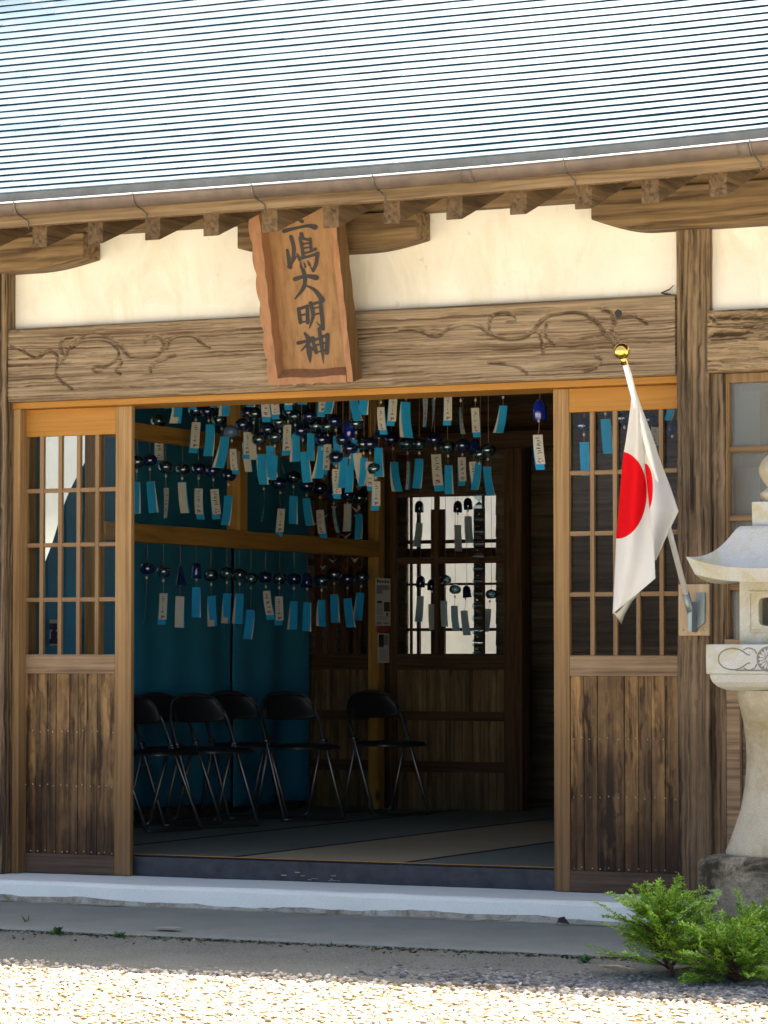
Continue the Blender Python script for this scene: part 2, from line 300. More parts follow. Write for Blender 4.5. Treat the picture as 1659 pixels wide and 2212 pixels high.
# ------------------------------------------------------------------ mesh helpers
def world_loc(p):
    v = Vector((0, 0, 0))
    while p: v += p.location; p = p.parent
    return v
class MB:
    def __init__(s): s.v = []; s.f = []; s.mi = []; s.sm = []
    def add(s, vs, fs, mi=0, smooth=False):
        o = len(s.v); s.v += [tuple(v) for v in vs]
        for f in fs: s.f.append(tuple(i+o for i in f)); s.mi.append(mi); s.sm.append(smooth)
        return s
    def box(s, a, b, mi=0):
        (x0, y0, z0), (x1, y1, z1) = a, b
        return s.add([(x0,y0,z0),(x1,y0,z0),(x1,y1,z0),(x0,y1,z0),(x0,y0,z1),(x1,y0,z1),(x1,y1,z1),(x0,y1,z1)],
                     [(0,3,2,1),(4,5,6,7),(0,1,5,4),(1,2,6,5),(2,3,7,6),(3,0,4,7)], mi)
    def quad(s, a, b, c, d, mi=0): return s.add([a, b, c, d], [(0, 1, 2, 3)], mi)
    def tube(s, pts, r, n=8, mi=0, cap=True, smooth=True):
        pts = [Vector(p) for p in pts]; rr = r if isinstance(r, (list, tuple)) else [r]*len(pts); vs = []; fs = []
        up = None
        for i, p in enumerate(pts):
            d = (pts[min(i+1, len(pts)-1)]-pts[max(i-1, 0)]).normalized()
            if up is None: up = Vector((0, 0, 1)) if abs(d.z) < .9 else Vector((1, 0, 0))
            a = d.cross(up).normalized(); b2 = a.cross(d).normalized(); up = b2
            for k in range(n): th = 2*pi*k/n; vs.append(p+a*cos(th)*rr[i]+b2*sin(th)*rr[i])
        for i in range(len(pts)-1):
            for k in range(n): fs.append((i*n+k, i*n+(k+1)%n, (i+1)*n+(k+1)%n, (i+1)*n+k))
        if cap: fs.append(tuple(range(n-1, -1, -1))); fs.append(tuple((len(pts)-1)*n+k for k in range(n)))
        return s.add(vs, fs, mi, smooth)
    def lathe(s, prof, n=24, mi=0, c=(0, 0, 0), smooth=True, sq=0):
        vs = []; fs = []
        for r, z in prof:
            for k in range(n):
                th = 2*pi*k/n; q = 1
                vs.append((c[0]+r*cos(th)*q, c[1]+r*sin(th)*q, c[2]+z))
        for i in range(len(prof)-1):
            for k in range(n): fs.append((i*n+k, i*n+(k+1)%n, (i+1)*n+(k+1)%n, (i+1)*n+k))
        return s.add(vs, fs, mi, smooth)
    def prism(s, poly, y0, y1, mi=0):      # poly in XZ, extruded along Y
        n = len(poly); vs = [(x, y0, z) for x, z in poly]+[(x, y1, z) for x, z in poly]
        return s.add(vs, [tuple(range(n)), tuple(range(2*n-1, n-1, -1))]+[(i, i+n, (i+1) % n+n, (i+1) % n) for i in range(n)], mi)
    def sqloft(s, prof, c=(0, 0), mi=0, cap=True):      # square section rings (half, z)
        vs = []; fs = []
        for h, z in prof: vs += [(c[0]-h, c[1]-h, z), (c[0]+h, c[1]-h, z), (c[0]+h, c[1]+h, z), (c[0]-h, c[1]+h, z)]
        for i in range(len(prof)-1):
            for k in range(4): fs.append((i*4+k, i*4+(k+1) % 4, i*4+4+(k+1) % 4, i*4+4+k))
        if cap: fs.append((3, 2, 1, 0)); L = len(prof)*4-4; fs.append((L, L+1, L+2, L+3))
        return s.add(vs, fs, mi)
    def mesh(s, name, mats, off=(0, 0, 0)):
        me = bpy.data.meshes.new(name); o = Vector(off)
        me.from_pydata([(v[0]-o[0], v[1]-o[1], v[2]-o[2]) for v in s.v], [], s.f)
        for m in (mats if isinstance(mats, (list, tuple)) else [mats]): me.materials.append(M[m] if isinstance(m, str) else m)
        me.polygons.foreach_set('material_index', s.mi); me.polygons.foreach_set('use_smooth', s.sm); me.update(); return me
    def build(s, name, mats, parent=None, bev=0, local=False):
        me = s.mesh(name, mats, (0, 0, 0) if local else world_loc(parent))
        o = bpy.data.objects.new(name, me); COL.objects.link(o); o.parent = parent
        if bev:
            b = o.modifiers.new('bevel', 'BEVEL'); b.width = bev; b.segments = 2; b.limit_method = 'ANGLE'; b.harden_normals = False
        return o
def tag(o, label=None, cat=None, group=None, kind=None):
    if label: o['label'] = label
    if cat: o['category'] = cat
    if group: o['group'] = group
    if kind: o['kind'] = kind
    return o
def empty(name, loc=(0, 0, 0), label=None, cat=None, group=None, rz=0):
    e = bpy.data.objects.new(name, None); COL.objects.link(e); e.location = loc; e.rotation_euler = (0, 0, rz); e.empty_display_size = .1
    return tag(e, label, cat, group)
def part(name, data, mat_parent, **kw):
    o = bpy.data.objects.new(name, data); COL.objects.link(o); o.parent = mat_parent
    for k, v in kw.items(): setattr(o, k, v)
    return o
def B(name, a, b, mat, parent, bev=.003): return MB().box(a, b).build(name, mat, parent, bev)

# ================================================================== SETTING: ground
g = MB(); g.quad((-150, -220, 0), (150, -220, 0), (150, 150, 0), (-150, 150, 0))
tag(g.build('ground', 'ground'), kind='structure')
M['soil'], t, b = newmat('grey soil with eave shade'); tc = N(t, 'ShaderNodeTexCoord').outputs['Object']
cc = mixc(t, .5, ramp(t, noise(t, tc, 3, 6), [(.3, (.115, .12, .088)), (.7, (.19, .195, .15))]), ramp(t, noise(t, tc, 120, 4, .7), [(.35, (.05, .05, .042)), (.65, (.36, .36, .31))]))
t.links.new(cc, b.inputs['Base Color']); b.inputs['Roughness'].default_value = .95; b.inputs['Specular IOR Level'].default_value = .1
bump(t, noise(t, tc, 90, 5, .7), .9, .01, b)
sm_ = MB(); vs = []; fs = []  # soil sheet coloured darker to deepen the eave's shade, edge along the shadow
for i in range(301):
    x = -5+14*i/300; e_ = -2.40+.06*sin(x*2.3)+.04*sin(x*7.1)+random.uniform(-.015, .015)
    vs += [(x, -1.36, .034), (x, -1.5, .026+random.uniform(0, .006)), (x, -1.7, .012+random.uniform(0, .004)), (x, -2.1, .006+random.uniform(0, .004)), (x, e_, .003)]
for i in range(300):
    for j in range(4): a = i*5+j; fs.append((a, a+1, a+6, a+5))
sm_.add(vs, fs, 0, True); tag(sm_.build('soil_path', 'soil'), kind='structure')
def pebbles(name, n, region, r0, r1, mat, dens=None):
    t_ = (1+5**.5)/2
    iv = np.array([(-1,t_,0),(1,t_,0),(-1,-t_,0),(1,-t_,0),(0,-1,t_),(0,1,t_),(0,-1,-t_),(0,1,-t_),(t_,0,-1),(t_,0,1),(-t_,0,-1),(-t_,0,1)])/1.9
    ifc = np.array([(0,11,5),(0,5,1),(0,1,7),(0,7,10),(0,10,11),(1,5,9),(5,11,4),(11,10,2),(10,7,6),(7,1,8),(3,9,4),(3,4,2),(3,2,6),(3,6,8),(3,8,9),(4,9,5),(2,4,11),(6,2,10),(8,6,7),(9,8,1)])
    P = rng.random((n*3, 2))*[region[1]-region[0], region[3]-region[2]]+[region[0], region[2]]
    if dens: P = P[rng.random(len(P)) < dens(P[:, 0], P[:, 1])]
    P = P[:n]; n = len(P)
    rad = rng.uniform(r0, r1, n); A = rng.normal(size=(n, 3, 3)); Q = np.linalg.qr(A)[0]
    sc = rng.uniform(.6, 1.15, (n, 1, 3)); V = iv[None]*sc*rng.uniform(.85, 1.15, (n, 12, 1))*rad[:, None, None]
    V = np.einsum('nij,nkj->nki', Q, V); V[:, :, 2] *= .7; V[:, :, :2] += P[:, None, :]; V[:, :, 2] += (rad*rng.uniform(.1, .55, n))[:, None]
    Fc = (ifc[None]+(np.arange(n)*12)[:, None, None]).reshape(-1, 3)
    me = bpy.data.meshes.new(name); me.vertices.add(n*12); me.vertices.foreach_set('co', V.reshape(-1))
    me.loops.add(len(Fc)*3); me.loops.foreach_set('vertex_index', Fc.reshape(-1).astype(np.int32))
    me.polygons.add(len(Fc)); me.polygons.foreach_set('loop_start', np.arange(len(Fc), dtype=np.int32)*3)
    me.materials.append(M[mat]); me.update(calc_edges=True); me.validate()
    o = bpy.data.objects.new(name, me); COL.objects.link(o); tag(o, kind='stuff'); return o
M['bed'] = plain('sandy bed with gap shade', (.13, .095, .05), .95, var=.4, scale=30, bmp=.8, bscale=150, spec=.1)  # bed colour darkened to stand for shadow between the stones
MBd = MB().quad((-2, -5.2, .0018), (9, -5.2, .0018), (9, -2.2, .0018), (-2, -2.2, .0018)); tag(MBd.build('gravel_path', 'bed'), kind='structure')
pebbles('gravel', 38000, (.3, 6.3, -5.0, -2.2), .007, .015, 'pebble', lambda x, y: np.clip((-y-2.28+.05*np.sin(x*5))/.22, .03, 1))
pebbles('fine_gravel', 9000, (.3, 6.3, -2.6, -1.42), .004, .009, 'pebdark', lambda x, y: np.clip(.15+.4*np.sin(x*2.1+y*5)*np.sin(y*7-x), .06, 1))
pebbles('dark_gravel', 7000, (2.7, 5.2, -2.3, -1.5), .008, .016, 'pebdark', lambda x, y: np.clip((x-2.9)/1.2, 0, .9)*np.clip((y+2.35)/.2, 0, 1))

# apron slab (grey concrete) and pale step in front of the hall
ap = MB(); nx = 60
xs = np.linspace(-4, 8, nx)
prof = [(-.30, .062), (-.9, .055), (-1.38, .045), (-1.42, .038), (-1.425, -.05)]
vs = []; fs = []
for x in xs:
    for j, (y, z) in enumerate(prof):
        w = (random.uniform(-.012, .012) if 2 <= j else 0); vs.append((x, y+w, z+random.uniform(-.002, .002)))
for i in range(nx-1):
    for j in range(len(prof)-1): a = i*len(prof)+j; fs.append((a, a+1, a+len(prof)+1, a+len(prof)))
ap.add(vs, fs); tag(ap.build('apron_pavement', 'conc2'), kind='structure')
st = MB()
prof = [(.4, .16), (-.325, .16), (-.338, .154), (-.345, .14), (-.35, .04)]
vs = []; fs = []
for x in xs:
    for j, (y, z) in enumerate(prof): vs.append((x, y+random.uniform(-.003, .003)*(j > 0), z+random.uniform(-.0015, .0015)))
for i in range(nx-1):
    for j in range(len(prof)-1): a = i*len(prof)+j; fs.append((a, a+1, a+len(prof)+1, a+len(prof)))
st.add(vs, fs)
tag(st.build('step_pavement', 'conc'), kind='structure')
ff = MB(); n2 = 240; vs = []; fs = []
for i in range(n2):
    x = -4+12*i/(n2-1); h = .084+.007*sin(x*3)+.004*sin(x*11)+random.uniform(-.003, .003)
    vs += [(x, -.347, h), (x, -.353, h), (x, -.362+random.uniform(-.006, .004), .066), (x, -.40+random.uniform(-.03, .02), .0625)]
for i in range(n2-1):
    for j in range(3): a = i*4+j; fs.append((a, a+1, a+5, a+4))
ff.add(vs, fs); tag(ff.build('mortar_pavement', 'stain'), kind='structure')

# crumbs of dark soil, moss and leaf litter gathered along the apron edge
lt = MB(); r_ = random.Random(77)
for i in range(2600):
    x = r_.uniform(-.5, 6); y = -1.425-abs(r_.gauss(0, .035))*(1+1.5*(r_.random() < .15)); z = .034-(abs(y)-1.40)*.06+.002
    a_ = r_.uniform(0, 6.28); l_ = r_.uniform(.004, .014); w_ = l_*r_.uniform(.25, .7); d1 = Vector((cos(a_)*l_, sin(a_)*l_, r_.uniform(-.002, .006))); d2 = Vector((-sin(a_)*w_, cos(a_)*w_, r_.uniform(0, .005))); c = Vector((x, y, z))
    lt.add([c-d1, c-d2, c+d1, c+d2], [(0, 1, 2, 3)], r_.choice((0, 0, 0, 1, 1, 2)))
M['crumb'] = plain('dark soil crumb', (.05, .042, .026), .95, var=.4, scale=60, spec=.1)
M['moss'] = plain('dry moss', (.10, .105, .045), .95, var=.4, scale=60, spec=.1)
M['litter'] = plain('dry leaf litter', (.24, .18, .10), .9, var=.4, scale=60, spec=.1)
tag(lt.build('leaf_litter', ['crumb', 'moss', 'litter']), kind='stuff')

# ================================================================== THE HALL
H = empty('shrine_hall', (0, 0, 0), 'weathered timber shrine hall with grey metal roof, cream plaster and open lattice doors', 'shrine hall')
ZL, ZB, ZT = 2.47, 2.472, 2.832       # lintel underside, beam bottom, beam top
# posts
def post(x0, x1, y0=0.0, y1=.16, z0=.16, z1=3.22):
    m = MB(); n = 26; c = [(x0, y0), (x1, y0), (x1, y1), (x0, y1)]; vs = []; fs = []
    r = random.Random(int(x0*100))
    for i in range(n):
        z = z0+(z1-z0)*i/(n-1)
        for k, (x, y) in enumerate(c): vs.append((x+r.uniform(-.0025, .0025), y+r.uniform(-.0025, .0025), z))
    for i in range(n-1):
        for k in range(4): fs.append((i*4+k, i*4+(k+1) % 4, i*4+4+(k+1) % 4, i*4+4+k))
    fs += [(3, 2, 1, 0), tuple(n*4-4+k for k in range(4))]
    m.add(vs, fs); return m.build('post', 'post', H, .006)
P1 = post(-.085, .065, -.03, .13); P2 = post(3.56, 3.712); P0 = post(-1.9, -1.75); P3 = post(7.2, 7.35); P4 = post(5.4, 5.55)
# main carved beam: real grooves cut by displacing the front face
def zp(sc, ox, oy): return lambda zx, zy: ((ox+sc*zx)/1.82278, (oy+sc*zy)/1.82278)
Z7 = zp(.66305, 0, 1000); Z8 = zp(1.0392, 1300, 1000)
YB = -.012
grooves = []
def gr(Z, pts, w, d=.012):
    P = [atY(*Z(*p), YB) for p in pts]
    Q = []
    for i in range(len(P)-1):      # catmull-rom
        p0, p1, p2, p3 = P[max(i-1, 0)], P[i], P[i+1], P[min(i+2, len(P)-1)]
        for k in range(6):
            t_ = k/6; Q.append(.5*((2*p1)+(-p0+p2)*t_+(2*p0-5*p1+4*p2-p3)*t_**2+(-p0+3*p1-3*p2+p3)*t_**3))
    Q.append(P[-1]); grooves.append((np.array([(q.x, q.z) for q in Q]), w*1.0, d*1.7))
gr(Z7, [(385,610),(410,555),(450,515),(510,492),(580,486),(650,500),(710,540),(745,585),(772,606)], .010)
gr(Z7, [(425,560),(480,517),(550,506),(620,511),(670,535),(700,570),(702,612),(672,642),(620,668),(570,668),(548,680),(568,696),(602,690)], .006, .014)
gr(Z7, [(372,590),(358,540),(378,505),(428,495)], .007)
gr(Z7, [(62,548),(130,570),(200,612),(240,606),(290,572),(330,590),(345,640),(330,700),(355,745),(430,800)], .007)
gr(Z7, [(345,660),(400,600)], .006)
gr(Z7, [(700,612),(722,645),(690,688),(714,712)], .007)
gr(Z7, [(772,606),(850,612),(920,600),(962,568),(972,530),(950,492),(905,480),(875,500),(860,520)], .009)
gr(Z7, [(992,560),(1012,510),(1070,482),(1150,490),(1200,530),(1245,556)], .006, .014)
gr(Z7, [(895,700),(900,662),(950,632),(1040,600)], .007)
gr(Z8, [(262,288),(330,290),(400,312),(450,280),(510,265),(560,272),(602,302)], .008)
gr(Z8, [(600,300),(608,242),(650,220),(690,230),(698,252),(672,254)], .008)
gr(Z8, [(602,302),(660,321),(730,315),(770,288),(810,242),(870,224),(940,221),(1000,250),(1040,300),(1075,338),(1080,372)], .009, .015)
gr(Z8, [(790,300),(803,340),(806,372)], .007)
gr(Z8, [(818,268),(816,310),(852,346)], .007)
gr(Z8, [(1030,208),(1062,222),(1076,262),(1066,290),(1095,335)], .009)
gr(Z8, [(1092,238),(1140,232),(1200,262)], .007)
gr(Z8, [(960,446),(1000,432),(1026,402),(1008,388)], .007)
gr(Z8, [(745,452),(700,424),(600,410)], .006)
x0, x1 = .066, 3.559
nxb, nzb = 720, 84
X = np.linspace(x0, x1, nxb); Zg = np.linspace(ZB, ZT, nzb); GX, GZ = np.meshgrid(X, Zg, indexing='ij')
D = np.zeros_like(GX)
for pts, w, d in grooves:
    best = np.full_like(GX, 1e9)
    for a, b_ in zip(pts[:-1], pts[1:]):
        if np.allclose(a, b_): continue
        mk = (GX > min(a[0], b_[0])-.05) & (GX < max(a[0], b_[0])+.05) & (GZ > min(a[1], b_[1])-.05) & (GZ < max(a[1], b_[1])+.05)
        if not mk.any(): continue
        px, pz = GX[mk]-a[0], GZ[mk]-a[1]; ab = b_-a
        tt = np.clip((px*ab[0]+pz*ab[1])/(ab@ab), 0, 1); dd = np.hypot(px-tt*ab[0], pz-tt*ab[1])
        best[mk] = np.minimum(best[mk], dd)
    D = np.maximum(D, d*np.exp(-np.abs(best/(.75*w))**1.3)-.12*d*np.exp(-((best-2.1*w)/w)**2))
kx = atY(*Z8(1090, 225), YB); kd = np.hypot(GX-kx.x, (GZ-kx.z)*1.1)
D = np.maximum(D, .02*np.exp(-(kd/.018)**4))
wav = .0016*np.sin(GZ*230+3*np.sin(GX*1.7)+1.5*np.sin(GX*5.1+GZ*20))+.001*np.sin(GZ*520+GX*9)
edge = np.minimum(GZ-ZB, ZT-GZ); D = D+.012*np.exp(-edge/.006)+wav
bm_ = MB(); vs = np.stack([GX, YB+D, GZ], -1).reshape(-1, 3)
idx = np.arange(nxb*nzb).reshape(nxb, nzb)
fs = np.stack([idx[:-1, :-1], idx[1:, :-1], idx[1:, 1:], idx[:-1, 1:]], -1).reshape(-1, 4)
bm_.add(vs.tolist(), fs.tolist(), 0, True)
bm_.box((x0, .012, ZB), (x1, .13, ZT))
kn = len(bm_.f); bm_.add([(kx.x+.017*cos(a)*random.uniform(.8, 1.1), YB+.006, kx.z+.019*sin(a)*random.uniform(.8, 1.1)) for a in np.linspace(0, 2*pi, 14)[:-1]], [tuple(range(12, -1, -1))], 1)
bm_.build('carved_beam', ['beam', 'ink'], H)
# side beams: rough, eaten surface
def roughbeam(xa, xb, za, zb):
    nx_, nz_ = int((xb-xa)/.012), 34; m = MB(); vs = []; fs = []
    for i in range(nx_):
        for j in range(nz_):
            x = xa+(xb-xa)*i/(nx_-1); z = za+(zb-za)*j/(nz_-1); e = min(z-za, zb-z)
            d = .003*sin(z*150+2*sin(x*3)+x*14)+.002*sin(z*310+x*40)+random.uniform(0, .0025)+.012*math.exp(-e/.006)
            vs.append((x, YB-.004+d, z))
    for i in range(nx_-1):
        for j in range(nz_-1): a = i*nz_+j; fs.append((a, a+nz_, a+nz_+1, a+1))
    m.add(vs, fs, 0, True); m.box((xa, .02, za), (xb, .13, zb)); m.build('side_beam', 'sidebeam', H)
roughbeam(3.713, 5.4, 2.475, 2.75); roughbeam(-1.75, -.086, 2.475, 2.83)
# plaster wall, one panel per bay
def plaster(xa, xb, za=ZT+.0, zb=3.36):
    m = MB(); nx_, nz_ = 40, 12; vs = []; fs = []
    for i in range(nx_):
        for j in range(nz_): vs.append((xa+(xb-xa)*i/(nx_-1), .055+random.uniform(-.0012, .0012), za+(zb-za)*j/(nz_-1)))
    for i in range(nx_-1):
        for j in range(nz_-1): a = i*nz_+j; fs.append((a, a+nz_, a+nz_+1, a+1))
    m.add(vs, fs, 0, True); m.box((xa, .07, za), (xb, .12, zb)); m.build('plaster_wall', 'plaster', H)
plaster(.0655, 3.5595); plaster(3.7125, 5.4, 2.751); plaster(-1.75, -.086)
# thin cracks' twig near the right corner of the plaster: a dry vine
vn = MB(); pts = [atY(*Z8(*p), .04) for p in [(1315, 172), (1290, 155), (1255, 148), (1285, 135), (1302, 118)]]
vn.tube(pts[:3], [.004, .005, .003], 5); vn.tube(pts[2:], [.003, .003, .0015], 5)
tag(vn.build('dry_twig', 'bark'), 'thin dry twig curling out above the right end of the carved beam', 'twig')
# boat-shaped brackets that carry the eave purlin
def bracket(xa, xb, zlo, zhi, la=True, lb=True, y0=-.11, zend=0, L=.42):
    pts = []
    n = 10
    top = [(xb, zhi), (xa, zhi)]
    lft = [(xa, zend)]+[(xa+L*k/n, zend-(zend-zlo)*sin(pi/2*k/n)) for k in range(1, n+1)] if la else [(xa, zlo)]
    rgt = [(xb-L+L*k/n, zend-(zend-zlo)*cos(pi/2*k/n)) for k in range(0, n)]+[(xb, zend)] if lb else [(xb, zlo)]
    MB().prism(lft+rgt+top, y0, .05).build('bracket_arm', 'bracket', H, .006)
bl = atY(180, 540, -.11); bracket(-.75, bl.x, atY(40, 584, -.11).z, 3.27, zend=atY(180, 555, -.11).z, L=.34)
b1, b2 = atY(512, 500, -.11), atY(898, 500, -.11); bracket(b1.x, b2.x, atY(768, 540, -.11).z, 3.27, zend=atY(898, 512, -.11).z, L=.30)
b3 = atY(1276, 450, -.11); bracket(b3.x, b3.x+1.45, atY(1400, 494, -.11).z, 3.30, zend=atY(1276, 474, -.11).z, L=.26)
B('eave_purlin', (-2.5, -.07, 3.272), (7.5, .05, 3.40), 'bracket', H)
# rafters
TA = tan(R(20.4)); YE = -1.0; ZRB = 3.076
def eavez(x): return .008*max(0, x-2.4)**2 if x < 5 else .0541+.0416*(x-5)
def zr(y): return ZRB+(y-YE)*TA
rxs = [.871-.295*3+.2955*k for k in range(24)]
for i, x in enumerate(rxs):
    m = MB(); h = .10; w = .039; z0 = .008*(i-4)/11*1.5 if i > 4 else 0
    j = random.uniform(-.006, .006); zo = eavez(x)
    ys = [YE+j, -.5, 0, 3.2]
    vs = []; 
    for y in ys:
        for (dx, dz) in ((-w, 0), (w, 0), (w, h), (-w, h)): vs.append((x+dx-.004, y, zr(y)+dz+zo))
    fs = [(0, 1, 2, 3), (15, 14, 13, 12)]+[(a*4+k, a*4+4+k, a*4+4+(k+1) % 4, a*4+(k+1) % 4) for a in range(3) for k in range(4)]
    m.add(vs, fs); m.build('rafter', 'rafter', H, .004)
rb = MB()
def slope_sheet(m, xa, xb, ya, yb, dz, th, n=20):
    vs = []; fs = []
    for i in range(n+1):
        x = xa+(xb-xa)*i/n
        for y, t_ in ((ya, 0), (yb, 0), (yb, th), (ya, th)): vs.append((x, y, zr(y)+dz+t_+eavez(x)))
    for i in range(n):
        for k in range(4): fs.append((i*4+k, i*4+4+k, i*4+4+(k+1) % 4, i*4+(k+1) % 4))
    fs += [(3, 2, 1, 0), tuple(n*4+k for k in range(4))]; m.add(vs, fs)
slope_sheet(rb, -2.5, 7.5, YE-.02, 3.2, .1005, .02); rb.build('roof_boarding', 'rafter', H)
# fascia board along the rafter ends
def along(prof, xa, xb, n=40, warp=None):
    vs = []; fs = []; k_ = len(prof)
    for i in range(n+1):
        x = xa+(xb-xa)*i/n
        for (y, z) in prof: vs.append((x, y, z+eavez(x)))
    for i in range(n):
        for k in range(k_): fs.append((i*k_+k, i*k_+(k+1) % k_, i*k_+k_+(k+1) % k_, i*k_+k_+k))
    fs += [tuple(range(k_-1, -1, -1)), tuple(n*k_+k for k in range(k_))]; return vs, fs
m = MB(); m.add(*along([(-1.052, 3.172), (-1.022, 3.172), (-1.022, 3.268), (-1.052, 3.268)], -2.5, 7.5)); m.build('fascia_board', 'fascia', H, .003)
# gutter: half-round trough; rolled lip coloured near-white as its highlight
gz, gy, grd = 3.262, -1.115, .052
pr = [(gy+grd*cos(a), gz+grd*sin(a)) for a in np.linspace(pi, 2*pi, 13)]+[(gy+(grd-.004)*cos(a), gz+(grd-.004)*sin(a)) for a in np.linspace(2*pi, pi, 13)]
m = MB(); m.add(*along(pr, -2.5, 7.5, 40), 0, True); G = m.build('gutter', 'gutter', H)
m = MB(); m.tube([(-2.5, gy-grd, gz+eavez(-2.5))]+[(x, gy-grd, gz+.001+eavez(x)) for x in np.linspace(-2, 7.5, 30)], .0036, 8); m.build('gutter_lip', 'gutlip', G)
for k in range(-3, 7):      # sockets where gutter lengths join
    x = .25+k*1.22+.35
    pr2 = [(gy+(grd+.003)*cos(a), gz+(grd+.003)*sin(a)) for a in np.linspace(pi*1.02, 2*pi, 13)]+[(gy+grd*cos(a), gz+grd*sin(a)) for a in np.linspace(2*pi, pi*1.02, 13)]
    if k in (0, 2, 3): m = MB(); m.add(*along(pr2, x, x+.05, 2), 0, True); m.build('gutter_socket', 'gutter', G)
for px, py in ((286, 425), (543, 403), (805, 380), (1217, 350), (30, 445), (1620, 318)):
    x = atY(px, py, -1.17).x; e = eavez(x)
    m = MB(); m.tube([(x, gy-grd-.004, gz+.004+e)]+[(x, gy+(grd+.004)*cos(a), gz+(grd+.004)*sin(a)+e) for a in np.linspace(pi*1.05, pi*1.55, 6)]+[(x+.004, -1.058, 3.19+e), (x+.006, -1.056, 3.155+e)], .0032, 6); m.build('gutter_bracket', 'wire', G)
# roof of narrow metal courses, each lapping the one below
rows = 34; EXP = .152
ry, rz_ = -1.095, 3.312
m = MB(); lip = MB(); PL = .44
profR = []
y, z = ry, rz_
for r in range(rows+1):
    a = R(20.5+min(8, r*.30)); profR.append((y, z)); y += EXP*cos(a); z += EXP*sin(a)
TH = .010
for r in range(rows):
    (ya, za), (yb, zb) = profR[r], profR[r+1]; nrm = Vector((0, -(zb-za), yb-ya)).normalized(); d = Vector((0, yb-ya, zb-za)).normalized()
    off = (r*3/8*PL) % PL; x = -2.6-off
    while x < 7.6:
        xe = x+PL; n_ = 4
        jit = random.uniform(-.0006, .0006); vs = []
        for i in range(n_+1):
            xx = x+(xe-x)*i/n_; e = Vector((xx, 0, eavez(xx)+random.uniform(-.0007, .0007)))
            f0 = Vector((0, ya, za))+nrm*(TH+jit)-d*.012; f1 = Vector((0, yb, zb))+nrm*.001
            lo = Vector((0, ya, za))+nrm*.001-d*.004
            sk = Vector((-.05*1, 0, 0))      # joints run diagonally
            vs += [e+lo, e+f0, e+f1-sk]
        fs = []; 
        for i in range(n_): a_ = i*3; fs.append((a_+1, a_+4, a_+5, a_+2))
        m.add(vs, fs, 0, False)
        fs = [(i*3, i*3+3, i*3+4, i*3+1) for i in range(n_)]
        m.add(vs, fs, 1, False)
        # folded diagonal seam
        p, q = vs[1].lerp(vs[2], .14)+nrm*.0005, vs[1].lerp(vs[2], .62)+nrm*.0005
        m.tube([p, q], .0032, 5, 2, True, False)
        x = xe
m.build('metal_roof', ['roof', 'rooflip', 'drip'], H)
# flashing strip between roof and gutter
m = MB(); m.add(*along([(-1.102, 3.250), (-1.096, 3.250), (-1.085, 3.322), (-1.105, 3.322)], -2.5, 7.5)); m.build('drip_flashing', 'drip', H)
# roof ridge backing so that the far side is closed
yb, zb = profR[-1]
m = MB(); m.box((-2.6, 3.2, 3.3), (7.6, 3.3, zb)); m.quad((-2.6, yb, zb), (7.6, yb, zb), (7.6, yb+3.5, zb-1.5), (-2.6, yb+3.5, zb-1.5)); m.build('roof_back', 'roof', H)

qr_ = atY(282.5, 1400, .10).x
# lintel with door grooves, threshold, jambs
B('lintel', (.066, .03, 2.44), (3.559, .30, 2.471), 'orange', H)
m = MB(); m.box((.11, .15, .161), (3.559, .284, .253)); 
for k in range(9):
    xx = random.gauss(1.6, .16); zz = random.uniform(.165, .215); w_ = random.uniform(.01, .07); m.box((xx, .1488, zz), (xx+w_*.6, .15, zz+random.uniform(.002, .006)), 1)
m.build('threshold', ['sill', 'stain'], H, 0)
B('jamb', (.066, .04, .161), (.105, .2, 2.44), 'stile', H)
B('inner_rail', (1.9, .62, 2.475), (3.3, .70, 2.56), 'paleboard', H)

